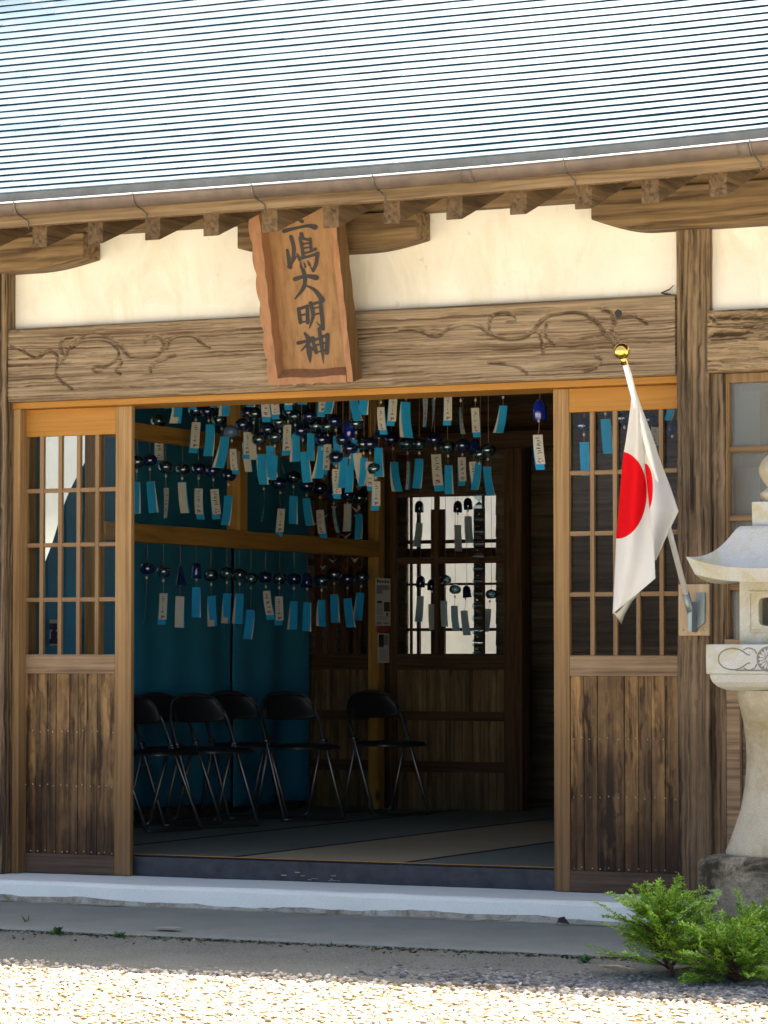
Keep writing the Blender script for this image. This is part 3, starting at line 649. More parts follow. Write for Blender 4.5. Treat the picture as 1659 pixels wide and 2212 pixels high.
# sliding doors with lattice and board panel
def door(xa, xb, y, xl, xr, zr_, cols, gl='glass', za=.163):
    """xa..xb full width; stiles; zr_: heights (top rail lo, lattice lo, mid rail lo, bottom rail top)"""
    d = empty('sliding_door', (xa, y, za)); d.parent = H
    t_ = .032; zt = 2.439
    trl, ll, ml, bt = zr_
    for (s0, s1) in ((xa, xa+xl), (xb-xr, xb)):
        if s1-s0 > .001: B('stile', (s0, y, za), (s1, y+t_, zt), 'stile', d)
    a, b_ = xa+xl+.0004, xb-xr-.0004
    B('top_rail', (a, y+.001, trl), (b_, y+t_-.001, zt), 'orange', d)
    B('mid_rail', (a, y+.001, ml), (b_, y+t_-.001, ll), 'midrail', d)
    B('bottom_rail', (a, y+.001, za), (b_, y+t_-.001, bt), 'lowrail', d)
    bw = .021
    for k in range(1, cols):
        x = a+(b_-a)*k/cols
        B('lattice_bar', (x-bw/2, y+.002, ll), (x+bw/2, y+.024, trl), 'latt', d, .002)
    for k in range(1, 4):
        z = ll+(trl-ll)*k/4
        B('cross_bar', (a, y+.0055, z-.0105), (b_, y+.022, z+.0105), 'lattx', d, .002)
    m = MB(); m.quad((a, y+.0255, ll), (b_, y+.0255, ll), (b_, y+.0255, trl), (a, y+.0255, trl)); m.build('glass_pane', gl, d)
    # board panel
    m = MB(); x = a; rr = random.Random(int(xa*77)+3)
    while x < b_-.02:
        w_ = rr.choice((.062, .066, .07, .13)) if xa > 1 else rr.choice((.05, .058, .066, .075)); w_ = min(w_, b_-x)
        if b_-x-w_ < .03: w_ = b_-x
        dy = rr.uniform(0, .003); m.box((x+.0012, y+.008+dy, bt), (x+w_-.0012, y+.022, ml))
        x += w_
    for zz in (bt+.012, bt+(ml-bt)*.38, bt+(ml-bt)*.68):
        for k in range(13):
            xx = a+.012+(b_-a-.024)*k/12+rr.uniform(-.008, .008); m.lathe([(.0042, 0), (.003, .003), (.0005, .0042)], 7, 1, (0, 0, 0))
            for q in range(len(m.v)-21, len(m.v)): vx, vy, vz = m.v[q]; m.v[q] = (xx+vx, y+.0085-vz, zz+vy+.004*sin(xx*91))
    m.build('board_panel', ['board', 'nail'], d, .0025)
    return d
YD = .10
ql, qr = atY(48, 1400, YD).x, atY(282.5, 1400, YD).x
door(ql, qr, YD, .0, (qr-ql)*.145, (2.305, 1.232, 1.138, .258), 5)
sx0 = atY(1196, 1400, YD).x; sx1 = 3.559
door(sx0, sx1, YD, .077, 0.0, (2.33, 1.228, 1.135, .258), 5)
# hidden second leaves, slid behind the outer ones (their inner stiles show beside the opening)

# right bay window and dado
YW = .06
wx0 = atY(1567, 1000, YW).x; zt_, zb_ = atY(1600, 797, YW).z, atY(1600, 826, YW).z
Wd = empty('window', (wx0, YW, 1.3)); Wd.parent = H
B('window_jamb', (3.714, .03, .161), (3.775, .14, 2.474), 'post', H)
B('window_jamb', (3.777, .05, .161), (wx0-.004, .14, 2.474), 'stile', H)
B('top_rail', (wx0, YW, zb_), (5.38, YW+.03, 2.474), 'latt', Wd)
za_ = 1.30
for zz in (atY(1600, 970, YW).z, atY(1600, 1119, YW).z, atY(1600, 1268, YW).z):
    B('cross_bar', (wx0+.016, YW+.003, zz-.013), (5.38, YW+.024, zz+.013), 'lattx', Wd, .002)
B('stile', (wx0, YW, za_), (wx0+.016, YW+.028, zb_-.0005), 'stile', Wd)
for x in np.arange(wx0+.42, 5.3, .42): B('lattice_bar', (x-.012, YW+.002, za_), (x+.012, YW+.026, zb_), 'latt', Wd, .002)
MB().box((wx0+.016, YW+.03, za_), (5.38, YW+.034, zb_)).build('frosted_pane', 'frost', Wd)
sh = MB()
for x in np.arange(wx0+.14, 5.3, .30): sh.box((x, YW+.06, za_), (x+.035, YW+.08, zb_))
for zz in (2.40, 2.06, 1.73): sh.box((wx0+.05, YW+.0815, zz), (5.38, YW+.095, zz+.05))
sh.build('inner_lattice', 'orange', Wd)
MB().box((wx0, YW+.13, za_), (5.38, YW+.135, zb_)).build('inner_screen', 'paper', Wd)
B('sill_rail', (3.776, .01, 1.13), (5.38, .14, 1.30), 'midrail', H)
m = MB()
for k in range(9):
    z = .17+k*.107; m.box((3.84, .055+.004*(k % 2), z), (5.38, .10, z+.105))
m.build('dado_boards', 'plank', H, .003); B('dado_rail', (3.776, .03, 1.02), (5.38, .11, 1.128), 'midrail', H)
B('dado_stile', (3.776, .03, .165), (3.838, .11, 1.019), 'midrail', H)
MB().box((-1.75, .08, .16), (-.086, .12, 2.474)).build('side_wall', 'plank', H)

# ---------------------------------------------------------------- interior
ZF = .255
XW, YBW = -.80, 4.90
m = MB()
cols_x = [-.78, .25, 1.165, 2.08, 2.995, 3.9]
k = 0
for i in range(5):
    ystart = .302
    for j in range(3):
        y0, y1 = ystart+j*1.82, min(ystart+(j+1)*1.82, 5.55)
        xa, xb = cols_x[i], cols_x[i+1]
        t_ = MB(); t_.box((xa+.001, y0, ZF-.04), (xb-.001, y1-.002, ZF))
        t_.box((xa+.001, y0+.0005, ZF), (xa+.018, y1-.0025, ZF+.0012), 1); t_.box((xb-.018, y0+.0005, ZF), (xb-.001, y1-.0025, ZF+.0012), 1)
        t_.build('floor_mat', ['tat2' if (i == 2 and j == 0) or (i == 2 and j == 1) else 'tat1', 'tatedge'], H)
B('floor_edge', (.106, .285, ZF-.03), (3.559, .3015, ZF+.002), 'orange', H)
MB().box((-1.9, .33, .05), (5.5, 7.5, .21)).build('floor_base', 'dark', H)
MB().box((-1.9, .3, 3.05), (5.5, 7.2, 3.1)).build('ceiling', 'dark', H)
MB().box((4.2, .2, .2), (4.25, 7.2, 3.05)).build('inner_wall', 'plank', H)
# left wall; added opening gives daylight in place of door-glass reflections
wy0, wy1, wz0, wz1 = 1.70, 2.72, 1.02, 2.86
m = MB(); m.box((-1.0, .14, .2), (-.9, wy0, 3.05)); m.box((-1.0, wy1, .2), (-.9, 5.78, 3.05)); m.box((-1.0, wy0, .2), (-.9, wy1, wz0)); m.box((-1.0, wy0, wz1), (-.9, wy1, 3.05))
m.build('inner_wall', 'plank', H)
# back wall: two lattice doors, header, corridor beyond with planked wall and a barred window
def atb(px, py, Y=YBW): return atY(px, py, Y)
bx0, bx1, bx2, bx3 = -.9, atb(840, 1400).x, atb(1082, 1400).x, atb(1110, 1400).x
zr1, zr0 = atb(960, 1412).z, atb(960, 1447).z
def indoor(xa, xb, bars, y=YBW, name='inner_door'):
    d = empty(name, (xa, y, ZF)); d.parent = H
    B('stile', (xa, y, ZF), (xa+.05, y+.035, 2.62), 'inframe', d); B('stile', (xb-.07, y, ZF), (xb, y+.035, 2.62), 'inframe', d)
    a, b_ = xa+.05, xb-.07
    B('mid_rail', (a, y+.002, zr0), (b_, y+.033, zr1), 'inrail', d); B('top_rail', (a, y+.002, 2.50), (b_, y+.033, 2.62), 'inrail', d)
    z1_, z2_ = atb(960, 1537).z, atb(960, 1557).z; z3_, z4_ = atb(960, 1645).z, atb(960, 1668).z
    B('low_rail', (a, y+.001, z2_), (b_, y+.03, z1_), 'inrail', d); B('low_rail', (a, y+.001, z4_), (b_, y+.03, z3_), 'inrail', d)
    mm = MB(); x = a; rr = random.Random(int(xa*10)+50)
    while x < b_:
        w_ = min(rr.uniform(.05, .075), b_-x); mm.box((x+.001, y+.012+rr.uniform(0, .002), ZF), (x+w_-.001, y+.024, zr0)); x += w_
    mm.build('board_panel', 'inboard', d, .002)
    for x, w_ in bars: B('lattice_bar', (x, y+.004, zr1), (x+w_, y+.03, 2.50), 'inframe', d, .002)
    for py, hh in ((1210, .022), (1068, .014)): z = atb(950, py).z; B('cross_bar', (a, y+.006, z-hh), (b_, y+.028, z+hh), 'inrail', d, .002)
    MB().quad((a, y+.032, zr1), (b_, y+.032, zr1), (b_, y+.032, 2.50), (a, y+.032, 2.50)).build('glass_pane', 'glass', d)
    return d
indoor(bx1, bx3, [(atb(884, 1300).x, .012), (atb(937, 1300).x, .03), (atb(1040, 1300).x, .012)])
xs_ = np.linspace(bx0+.05, bx1-.07, 7)
indoor(bx0, bx1-.004, [(x-.022, .044) for x in xs_[1:-1]], YBW+.04)
B('header', (-.9, YBW-.02, 2.622), (4.2, YBW+.12, 2.78), 'inrail', H)
MB().box((-.9, YBW, 2.781), (4.2, YBW+.06, 3.05)).build('upper_wall', 'dark', H)
B('header', (-.2, YBW-.30, 2.50), (4.2, YBW-.2, 2.60), 'inrail', H)
B('inner_post', (bx3+.001, YBW, ZF), (bx3+.055, YBW+.12, 2.622), 'inframe', H)
# corridor back wall of lapped planks with a barred opening to the daylight
YC = 5.75
ox0, ox1 = atY(880, 1300, YC).x, atY(1072, 1300, YC).x; oz0, oz1 = atY(960, 1440, YC).z, atY(960, 1100, YC).z
k = 0; z = .15
m = MB()
while z < 3.0:
    h = .142
    segs = [(-1.0, 4.2)] if (z+h < oz0 or z > oz1) else [(-1.0, ox0), (ox1, 4.2)]
    for a, b_ in segs: m.add([(a, YC, z), (b_, YC, z), (b_, YC-.012, z+.002), (a, YC-.012, z+.002), (a, YC, z+h), (b_, YC, z+h), (b_, YC+.02, z+h), (a, YC+.02, z+h), (a, YC+.02, z), (b_, YC+.02, z)],
                         [(3, 2, 5, 4), (0, 1, 2, 3), (8, 7, 6, 9), (4, 5, 6, 7), (0, 8, 9, 1), (1, 9, 6, 5, 2), (0, 3, 4, 7, 8)])
    z += h
m.build('corridor_wall', 'plank', H)
for px in (1137,): x = atY(px, 1400, YC-.05).x; B('wall_batten', (x-.022, YC-.06, .55), (x+.022, YC-.015, 2.9), 'inframe', H)
ow = empty('barred_window', (ox0, YC, oz0)); ow.parent = H
for zz, hh in ((atY(960, 1170, YC).z, .012), (atY(960, 1198, YC).z, .042), (atY(960, 1262, YC).z, .008), (atY(960, 1360, YC).z, .010)):
    B('cross_bar', (ox0, YC-.01, zz-hh), (ox1, YC+.015, zz+hh), 'inrail', ow, .001)
for px, ww in ((905, .01), (943, .036), (958, .012), (1036, .036)):
    x = atY(px, 1300, YC).x; B('upright_bar', (x-ww, YC-.014, oz0), (x+ww, YC+.012, oz1), 'inframe', ow, .001)
m = MB(); m.box((1.0, YC-.35, .20), (4.2, YC-.013, .44)); m.build('stone_plinth', 'sill', H, .01)
# closing walls of the corridor
MB().box((-1.0, YC+.02, 2.98), (4.2, YC+.1, 3.3)).build('upper_wall', 'dark', H)
BWl = empty('backing_wall', (0, 9.2, 0), 'added pale backing wall seen through the barred back window', 'backing wall')  # added beyond the opening so the back window reads dimmer than sky
MB().box((-9, 9.2, 0), (7, 9.4, 3.6)).build('plaster_face', 'plaster', BWl); B('coping', (-9.1, 9.1, 3.601), (7.1, 9.5, 3.72), 'drip', BWl)
LWl = empty('backing_wall', (-4.2, 3, 0), 'added pale backing wall seen through the left door panes', 'backing wall')  # added outside so the left window does not clip to white
MB().box((-4.4, -1.5, 0), (-4.2, 9.1, 3.9)).build('plaster_face', 'conc', LWl); B('coping', (-4.5, -1.5, 3.901), (-4.1, 9.1, 4.02), 'drip', LWl)
# battens under the ceiling that the chimes hang from
for yy in (.62, 1.55, 2.05, 2.65): B('hanging_batten', (-.85, yy-.02, 2.93), (4.15, yy+.02, 2.975), 'dark', H)

# ================================================================== pine rack inside
XR0, XR1 = atY(795, 1180, 4.66).x, atY(818, 1180, 4.66).x
RK = empty('display_rack', (XR0, 3, ZF), 'yellow pine frame of posts and two long beams inside the hall, hung with wind chimes', 'rack')
YR1 = 4.66
B('post', (XR0, YR1, ZF), (XR1, YR1+.085, 3.04), 'rack', RK)
yn = atX(182, 1180, XR0).y; B('post', (XR0, yn, ZF), (XR1, yn+.085, 3.04), 'rack', RK)
zl1, zl0 = atY(798, 1164, YR1).z-.015, atY(798, 1199, YR1).z-.012
B('lower_beam', (XR0-.004, yn+.0855, zl0), (XR1+.006, YR1-.0005, zl1), 'racky', RK)
zu1, zu0 = atX(400, 931, XR0).z, atX(400, 964, XR0).z
B('upper_beam', (XR0-.004, yn+.0855, zu0), (XR1+.006, YR1-.0005, zu1), 'racky', RK)
ym0 = atX(515, 1000, XR1).y; ym1 = atX(551, 1000, XR1).y
B('short_post', (XR0-.002, ym0, zl1+.0005), (XR1+.012, ym0+.09, zu0-.0005), 'rack', RK)
B('short_post', (XR0-.002, ym0, zu1+.0005), (XR1+.012, ym0+.09, 3.04), 'rack', RK)
XCH = XR1+.02      # chimes hang on the room side of the beams

# notices pinned to the rack post (right face)
def notice(label, px0, py0, px1, py1, kind):
    a = atX(px0, py0, XR1+.004); b_ = atX(px1, py1, XR1+.004)
    # the post's room-side face is X = XR1; paper wraps past its rear edge
    y0, y1, z1, z0 = a.y, b_.y, a.z, b_.z
    m = MB(); x = XR1+.003
    m.box((x-.002, y0, z0), (x, y1, z1))
    r = random.Random(px0); x2 = x+.0008
    def pq(u0, v0, u1, v1, mi): m.box((x+.0002, y0+(y1-y0)*u0, z1-(z1-z0)*v1), (x2, y0+(y1-y0)*u1, z1-(z1-z0)*v0), mi)
    if kind == 'news':
        for k in range(5): pq(.08+.17*k, .04+r.uniform(0, .02), .08+.17*k+.11, .10, 2)
        pq(.06, .15, .92, .25, 1); pq(.06, .25, .45, .33, 1); pq(.55, .50, .95, .70, 2); pq(.1, .48, .42, .53, 2)
        for k in range(9): pq(.08, .555+.025*k, .48, .565+.025*k, 1)
        pq(.7, .73, .82, .79, 2)
        for k in range(4): pq(.08, .80+.025*k, .9, .808+.025*k, 1)
        pq(.08, .92, .38, .97, 1); pq(.5, .93, .88, .96, 1)
    elif kind == 'photo':
        pq(.04, .04, .5, .46, 2); pq(.5, .06, .92, .40, 1)
        for k in range(10): pq(.1, .54+.04*k, .88, .552+.04*k, 1)
    o = m.build('notice', ['redp' if kind == 'card' else 'paper', 'grey', 'ink']); tag(o, label, 'notice', 'papers pinned to the rack post'); return o
notice('long newspaper-like notice with a dark picture, uppermost on the yellow rack post', 812, 1248, 844, 1352, 'news')
notice('small dark red card between two papers on the yellow rack post', 815, 1353, 842, 1366, 'card')
notice('narrow pale sheet with dark picture, lowest paper on the yellow rack post', 817, 1368, 841, 1432, 'photo')

# ================================================================== teal sheets along the left wall
def sheet(name, label, ya, yb, z0, z1, x, seed, fold=.012, gather=None, step=.045):
    ny = max(8, int((yb-ya)/.02)); nz = 40; m = MB(); vs = []; fs = []; r = random.Random(seed); ph = [r.uniform(0, 6) for _ in range(4)]
    for i in range(ny+1):
        for j in range(nz+1):
            y = ya+(yb-ya)*i/ny; z = z0+(z1-z0)*j/nz; t_ = (z1-z)/(z1-z0)
            if gather: y = gather(y, z)
            d = fold*(.3+t_)*(sin(y*7+ph[0]+.5*t_)+.6*sin(y*15.3+ph[1])+.3*sin(y*3.1+z*1.3+ph[2]))+.004*sin(z*5+y*3)
            vs.append((x+d, y, z))
    for i in range(ny):
        for j in range(nz): a = i*(nz+1)+j; fs.append((a, a+nz+1, a+nz+2, a+1))
    m.add(vs, fs, 0, True); o = m.build(name, 'sheet'); s = o.modifiers.new('thick', 'SOLIDIFY'); s.thickness = .0015
    tag(o, label, 'sheet', 'teal sheets hung along the left wall'); return o
yseam = atX(498, 1500, XW).y
sheet('hanging_sheet', 'broad teal blue sheet hung behind the wind chimes, left of the seam', 2.68, yseam+.05, .33, 3.02, XW-.012, 3, .014)
sheet('hanging_sheet', 'teal blue sheet right of the seam, ending beside the dark back door', yseam, 4.86, .30, 3.02, XW+.02, 5, .018)
sheet('hanging_sheet', 'narrow teal sheet seen in the first pane column of the left door', .35, 1.74, .4, 3.02, XW-.03, 9, .012)
def gath(y, z):
    t_ = min(1, max(0, (2.75-z)/1.35)); e = 2.60-(1.0*t_**.9)*1.02; return 2.70-(2.70-y)*max(.06, (2.70-e)/.9)
sheet('gable_curtain', 'added teal curtain, diagonal stand-in for a dark gable over the left window', 1.80, 2.70, .95, 2.85, XW-.06, 12, .02, gath)  # added cloth shape replaces the dark slope of a neighbouring roof
bn = MB(); bw0, bw1 = atX(112, 1350, XW+.03).y, atX(128, 1350, XW+.03).y
def banner(label, px0, px1, py0, py1, x, seed):
    a, b_ = atX(px0, py0, x), atX(px1, py1, x); m = MB(); r = random.Random(seed)
    m.box((x-.002, a.y, b_.z), (x, b_.y, a.z))
    for k in range(3):
        cy, cz = a.y+(b_.y-a.y)*r.uniform(.35, .65), b_.z+(a.z-b_.z)*(.2+.3*k)
        for q in range(3):
            an = r.uniform(0, pi); l_ = .06; m.box((x+.0003, cy-abs(cos(an))*l_-.008, cz-abs(sin(an))*l_*.7-.008), (x+.001, cy+abs(cos(an))*l_*.4, cz+.008), 1)
    o = m.build('cloth_banner', ['white', 'blueb']); tag(o, label, 'banner')
banner('small white cloth with blue marks behind the second pane column of the left door', 108, 128, 1338, 1395, XW+.02, 2)
banner('white cloth with blue marks behind the fourth pane column of the left door', 186, 204, 1322, 1412, XW+.03, 5)

# ================================================================== wind chimes
def tagmesh(kind, seed):
    """paper strip pair, top at z=0, length 1 -> -1 (scaled), width .30"""
    r = random.Random(seed); m = MB(); n = 10
    cur = r.uniform(-.22, .22); tw = r.uniform(-.5, .5); sway = r.uniform(-.12, .12)
    def pt(u, t_, o, dx=0): 
        w = u*.15; an = tw*t_; bend = cur*t_*t_
        return (sway*t_*t_+dx*t_+w*cos(an), -bend+o+w*sin(an), -t_)
    def strip(mi, o, dx=0, t1=1., w=1.):
        vs = []; fs = []
        for i in range(n+1):
            t_ = t1*i/n
            for u in (-w, 0, w): vs.append(pt(u, t_, o, dx))
        for i in range(n):
            for k in range(2): a = i*3+k; fs.append((a, a+3, a+4, a+1))
        m.add(vs, fs, mi, True)
    front, back = {'B': (0, 1), 'W': (1, 0), 'C': (1, 0), 'T': (0, 1), 'E': (1, 0)}[kind]
    strip(front, 0, 0, .84 if kind == 'W' else 1)
    strip(back, .03, {'B': .05, 'W': r.choice((-.05, .03)), 'C': .04, 'T': -.11, 'E': .1}[kind], 1)
    if kind in ('W', 'E'):
        k0 = 5
        for k in range(k0):
            tc = .12+.58*k/(k0-1)
            for q in range(r.choice((2, 3, 3))):
                u0, u1 = r.uniform(-.55, -.1), r.uniform(.1, .6); t0 = tc+r.uniform(-.045, .045); t1 = t0+r.uniform(-.05, .05); th = r.uniform(.012, .02)
                if r.random() < .35: u1 = u0+.18; t1 = t0+.07
                a, b_ = pt(u0, t0, -.006), pt(u1, t1, -.006); c, d = pt(u1, t1+th, -.006), pt(u0, t0+th*1.3, -.006); m.quad(a, d, c, b_, 2)
        for k in range(4):
            t0 = r.uniform(.68, .80); u0 = r.uniform(-.6, .4); m.quad(pt(u0, t0, -.006), pt(u0+.05, t0+.03, -.006), pt(u0+.4, t0+.02, -.006), pt(u0+.3, t0-.02, -.006), 3)
    return m.mesh('paper_strip', ['tagb', 'tagw', 'mark', 'pink'])
TM = {k: [tagmesh(k, i*13+ord(k)) for i in range(5)] for k in 'BWCTE'}
def belmesh(kind):
    m = MB()
    if kind in 'nclg': pr_ = [(.56, -.78), (.60, -.74), (.84, -.52), (.97, -.2), (1, .08), (.94, .4), (.76, .68), (.46, .88), (.16, .97), (.07, 1.05), (0, 1.06)]
    elif kind == 'k': pr_ = [(.80, -1.25), (.78, -1.2), (.5, -.1), (.3, .8), (.16, 1.2), (0, 1.25)]
    elif kind == 'b': pr_ = [(.80, -1.0), (.76, -.94), (.70, -.4), (.66, .3), (.55, .7), (.25, .98), (0, 1.02)]
    else: pr_ = [(.70, -1.1), (.74, -1.05), (.76, -.2), (.72, .4), (.52, .9), (.2, 1.15), (0, 1.2)]
    m.lathe(pr_, 20); inner = [(r*.93, z*.95) for r, z in pr_[::-1]]; m.lathe(inner[1:], 20)
    return m.mesh('bell', {'n': 'navy', 'c': 'clear', 'l': 'peri', 'k': 'navy', 'b': 'navy', 'u': 'blueb', 'd': 'navy', 'g': 'clear'}[kind])
BM_ = {k: belmesh(k) for k in 'nclkbudg'}
bead = MB().lathe([(0, -1), (.7, -.7), (1, 0), (.7, .7), (0, 1)], 8).mesh('clapper', 'tagw')
ORD = ['first', 'second', 'third', 'fourth', 'fifth', 'sixth', 'seventh', 'eighth', 'ninth', 'tenth', 'eleventh', 'twelfth', 'thirteenth', 'fourteenth', 'fifteenth', 'sixteenth', 'seventeenth', 'eighteenth', 'nineteenth', 'twentieth', 'twenty-first', 'twenty-second', 'twenty-third', 'twenty-fourth', 'twenty-fifth', 'twenty-sixth', 'twenty-seventh', 'twenty-eighth', 'twenty-ninth', 'thirtieth', 'thirty-first', 'thirty-second', 'thirty-third', 'thirty-fourth', 'thirty-fifth', 'thirty-sixth']
R1 = zp(.48222, 500, 1480); R2 = zp(.57264, 1250, 1480); R3 = zp(.48222, 500, 2100); R4 = zp(.63291, 1150, 2100); R6 = zp(.58776, 2150, 1300)
RH = zp(.29385, 1180, 1850)
# (survey sheet, bell kind, bell x, bell y, strip kind, strip x, strip top, strip bottom)
low = [(R3,'n',165,290,'E',155,510,760),(R3,'c',298,315,'W',298,490,745),(R3,'k',435,345,'C',433,515,768),(R3,'b',565,305,'B',567,440,685),(R3,'c',685,345,'T',690,510,760),
       (R3,'c',815,330,'T',818,490,738),(R3,'c',920,340,'T',922,492,740),(R3,'c',1013,375,'B',1008,625,865),(R3,'n',1130,362,'W',1140,470,705),(R3,'c',1247,372,'W',1240,515,750),
       (R3,'n',1365,375,'T',1362,555,785),(R3,'b',1470,380,'B',1472,565,798),(R3,'c',1590,390,'T',1590,545,758),(R4,'c',262,258,'B',262,380,555),(R4,'n',345,285,'B',345,405,585),(R4,'c',435,275,'T',425,370,540)]
mid = [(R1,'c',85,705,'B',70,865,1120),(R1,'n',185,690,'B',190,862,1118),(R1,'c',315,745,'E',322,915,1165),(R1,'c',455,765,'C',448,870,1120),(R1,'n',583,762,'W',586,920,1168),(R1,'n',697,775,'W',715,925,1168),
       (R1,'n',830,815,'B',826,978,1220),(R1,'c',1115,850,'E',1122,950,1190),(R1,'n',1243,880,'W',1260,1085,1310),(R1,'c',1360,830,'B',1360,980,1210),(R1,'n',1470,900,'B',1465,1000,1225),(R1,'n',1575,920,'W',1575,1095,1325),
       (RH,'n',455,330,'E',455,485,840),(RH,'n',640,330,'C',640,455,828),(RH,'c',800,380,'B',790,590,930)]
high = [(R1,'c',255,370,'W',262,475,725),(R1,'n',560,285,'W',565,378,632),(R1,'n',655,292,'B',680,395,655),(R1,'c',750,360,'T',800,495,755),(R1,'l',848,458,'W',866,595,800),(R1,'n',945,400,'C',972,550,780),
        (R1,'c',1045,310,'C',1025,480,685),(R1,'n',1150,440,'B',1172,570,830),(R1,'c',1245,380,'E',1250,580,795),(R1,'n',1325,300,'W',1308,400,650),(R1,'n',1425,450,'B',1448,620,870),(R1,'c',1545,410,'B',1100,640,888),
        (R2,'n',35,440,'T',32,482,704),(R2,'n',120,312,'B',135,412,612),(R2,'u',220,370,'C',275,532,740),(R2,'c',320,470,'B',318,565,760),(R2,'k',425,360,'B',420,494,697),(R2,'c',395,640,'W',405,725,925),(R2,'n',130,560,'W',130,640,845),(R2,'n',225,500,'B',222,620,800)]
high += [(R1,'c',1370,330,'T',1378,470,700),(R1,'n',1490,330,'B',1502,470,690),(R1,'c',1080,520,'W',1085,640,860),(R1,'c',1210,500,'T',1205,650,850),(R1,'n',990,300,'W',985,460,680),
         (R2,'c',70,350,'W',70,470,680),(R2,'n',175,440,'T',180,560,770),(R2,'c',268,330,'B',262,440,640),(R2,'n',365,470,'W',360,590,790)]
top = [(R1,'n',75,60,'B',75,10,265),(R1,'c',190,40,'W',192,20,255),(R1,'c',318,50,'W',318,30,265),(R1,'n',440,60,'T',425,140,385),(R1,'c',522,40,'W',522,30,272),(R1,'n',610,30,'B',605,10,250),(R1,'c',710,20,'B',712,20,260),(R1,'n',805,60,'T',802,80,325),
       (R1,'n',1020,-40,'B',1022,20,250),(R1,'c',1120,20,'W',1128,120,372),(R1,'c',1200,0,'W',1200,105,352),(R1,'n',1315,-50,'W',1315,30,275),(R1,'c',1415,-80,'B',1418,0,235),(R1,'c',1600,-10,'W',1600,90,335),
       (R2,'n',100,-40,'B',98,50,262),(R2,'n',240,-10,'B',243,100,312),(R2,'c',325,-50,'B',325,50,265),(R2,'n',437,120,'W',435,215,400)]
rgt = [(R2,'n',520,60,'W',522,145,345),(R2,'c',610,90,'T',608,180,425),(R2,'n',715,60,'E',742,155,350),(R2,'c',810,95,'E',800,160,380),(R2,'n',897,95,'W',897,135,340),(R2,'n',985,108,'E',985,215,400),(R2,'c',1090,105,'W',1083,220,418),(R2,'b',1275,85,'T',1278,205,395)]
row = [(R2,'n',510,440,'T',530,592,797),(R2,'c',615,470,'E',622,590,782),(R2,'c',700,470,'B',700,570,772),(R2,'n',805,440,'W',815,540,792),(R2,'c',895,490,'B',900,615,812),(R2,'n',1000,480,'W',992,560,755),(R2,'b',1085,488,'W',1068,590,768),(R2,'c',1175,512,'B',1168,625,822),(R2,'c',1120,540,'B',1105,600,780)]
solo = [(R2,'u',1530,235,'W',1515,405,645)]
rd = [(R6,'n',215,440,'B',250,470,505),(R6,'n',400,500,'B',398,595,830),(R6,'n',255,640,'B',255,750,978),(R6,'n',520,590,'W',530,440,545),(R6,'n',690,600,'W',732,650,795),(R6,'b',850,650,'B',842,470,605),(R6,'n',610,560,'B',600,640,820)]
behind = [(R4,'d',800,300,'C',797,390,552),(R4,'d',870,320,'C',870,440,600),(R4,'g',955,290,'C',945,420,580),(R4,'c',1015,350,'C',1010,450,602),(R4,'b',1087,362,'C',1070,480,635),(R4,'g',1240,380,'C',1220,470,612),
          (R2,'d',700,900,'C',700,1010,1176),(R2,'d',965,900,'C',965,1025,1205),(R2,'d',1035,880,'C',1035,965,1148)]
BN = {'n': 'navy', 'c': 'clear', 'l': 'milky blue', 'k': 'cone-shaped navy', 'b': 'bell-shaped navy', 'u': 'tall blue', 'd': 'dark', 'g': 'clear'}
TN = {'B': 'blue strip', 'W': 'written cream strip', 'C': 'plain cream strip', 'T': 'blue and cream strip', 'E': 'narrow twisted strip'}
cnt = 0
def chimes(lst, plane, zsup, where, group, rpx=16.8):
    global cnt
    items = []
    for (Z, bk, bx, by, tk, tx, t0, t1) in lst: items.append((Z(tx, t0)[0], Z, bk, bx, by, tk, tx, t0, t1))
    items.sort(key=lambda q: q[0])
    for n, (_, Z, bk, bx, by, tk, tx, t0, t1) in enumerate(items):
        P = plane(*Z(bx, by)); T0 = plane(*Z(tx, t0)); T1 = plane(*Z(tx, t1)); dist = (P-CAM).dot(_F); r = rpx*dist/FOC
        Lt = T0.z-T1.z; rr = random.Random(cnt*31+7); cnt += 1
        hang = Vector((P.x, P.y, zsup))
        where_ = where(n, len(items))
        e = empty('wind_chime', hang, f'{BN[bk]} wind chime with {TN[tk]}, {where_}', 'wind chime', group)
        loc = P-hang
        part('bell', BM_[bk], e, location=loc, scale=(r, r, r*(.86 if bk in 'ncldg' else 1)), rotation_euler=(rr.uniform(-.08, .08), rr.uniform(-.08, .08), rr.uniform(0, 6)))
        tl = T0-hang
        rz = YAW+rr.uniform(-.45, .45)+(1.15*rr.choice((-1, 1)) if tk == 'E' else 0)
        part('paper_strip', rr.choice(TM[tk]), e, location=tl, scale=(max(.14, min(.2, Lt))*.93, .16, Lt), rotation_euler=(rr.uniform(-.05, .05), rr.uniform(-.06, .06), rz))
        m = MB(); m.tube([(0, 0, 0), (loc.x, loc.y, loc.z+r)], .0014, 4); m.tube([(loc.x, loc.y, loc.z+r*.5), (loc.x*.5+tl.x*.5, loc.y*.5+tl.y*.5, min(loc.z-r, tl.z+.02) if tl.z < loc.z else loc.z-.3*r), tl], .0013, 4)
        m.build('cord', 'cord', e, local=True)
        part('clapper', bead, e, location=(loc.x*.5+tl.x*.5, loc.y*.5+tl.y*.5, loc.z-r*1.15), scale=(.007, .007, .009))
inrow = lambda s: (lambda n, N_: f'{ORD[n]} from left {s}')
chimes(low, lambda x, y: atX(x, y, XCH), zl0, inrow('under lower beam'), 'chimes under the lower rack beam')
chimes(mid, lambda x, y: atX(x, y, XCH), zu0, inrow('under upper beam'), 'chimes under the upper rack beam')
chimes(high, lambda x, y: atY(x, y, 2.05), 2.93, inrow('before upper beam'), 'chimes crowded high on the left')
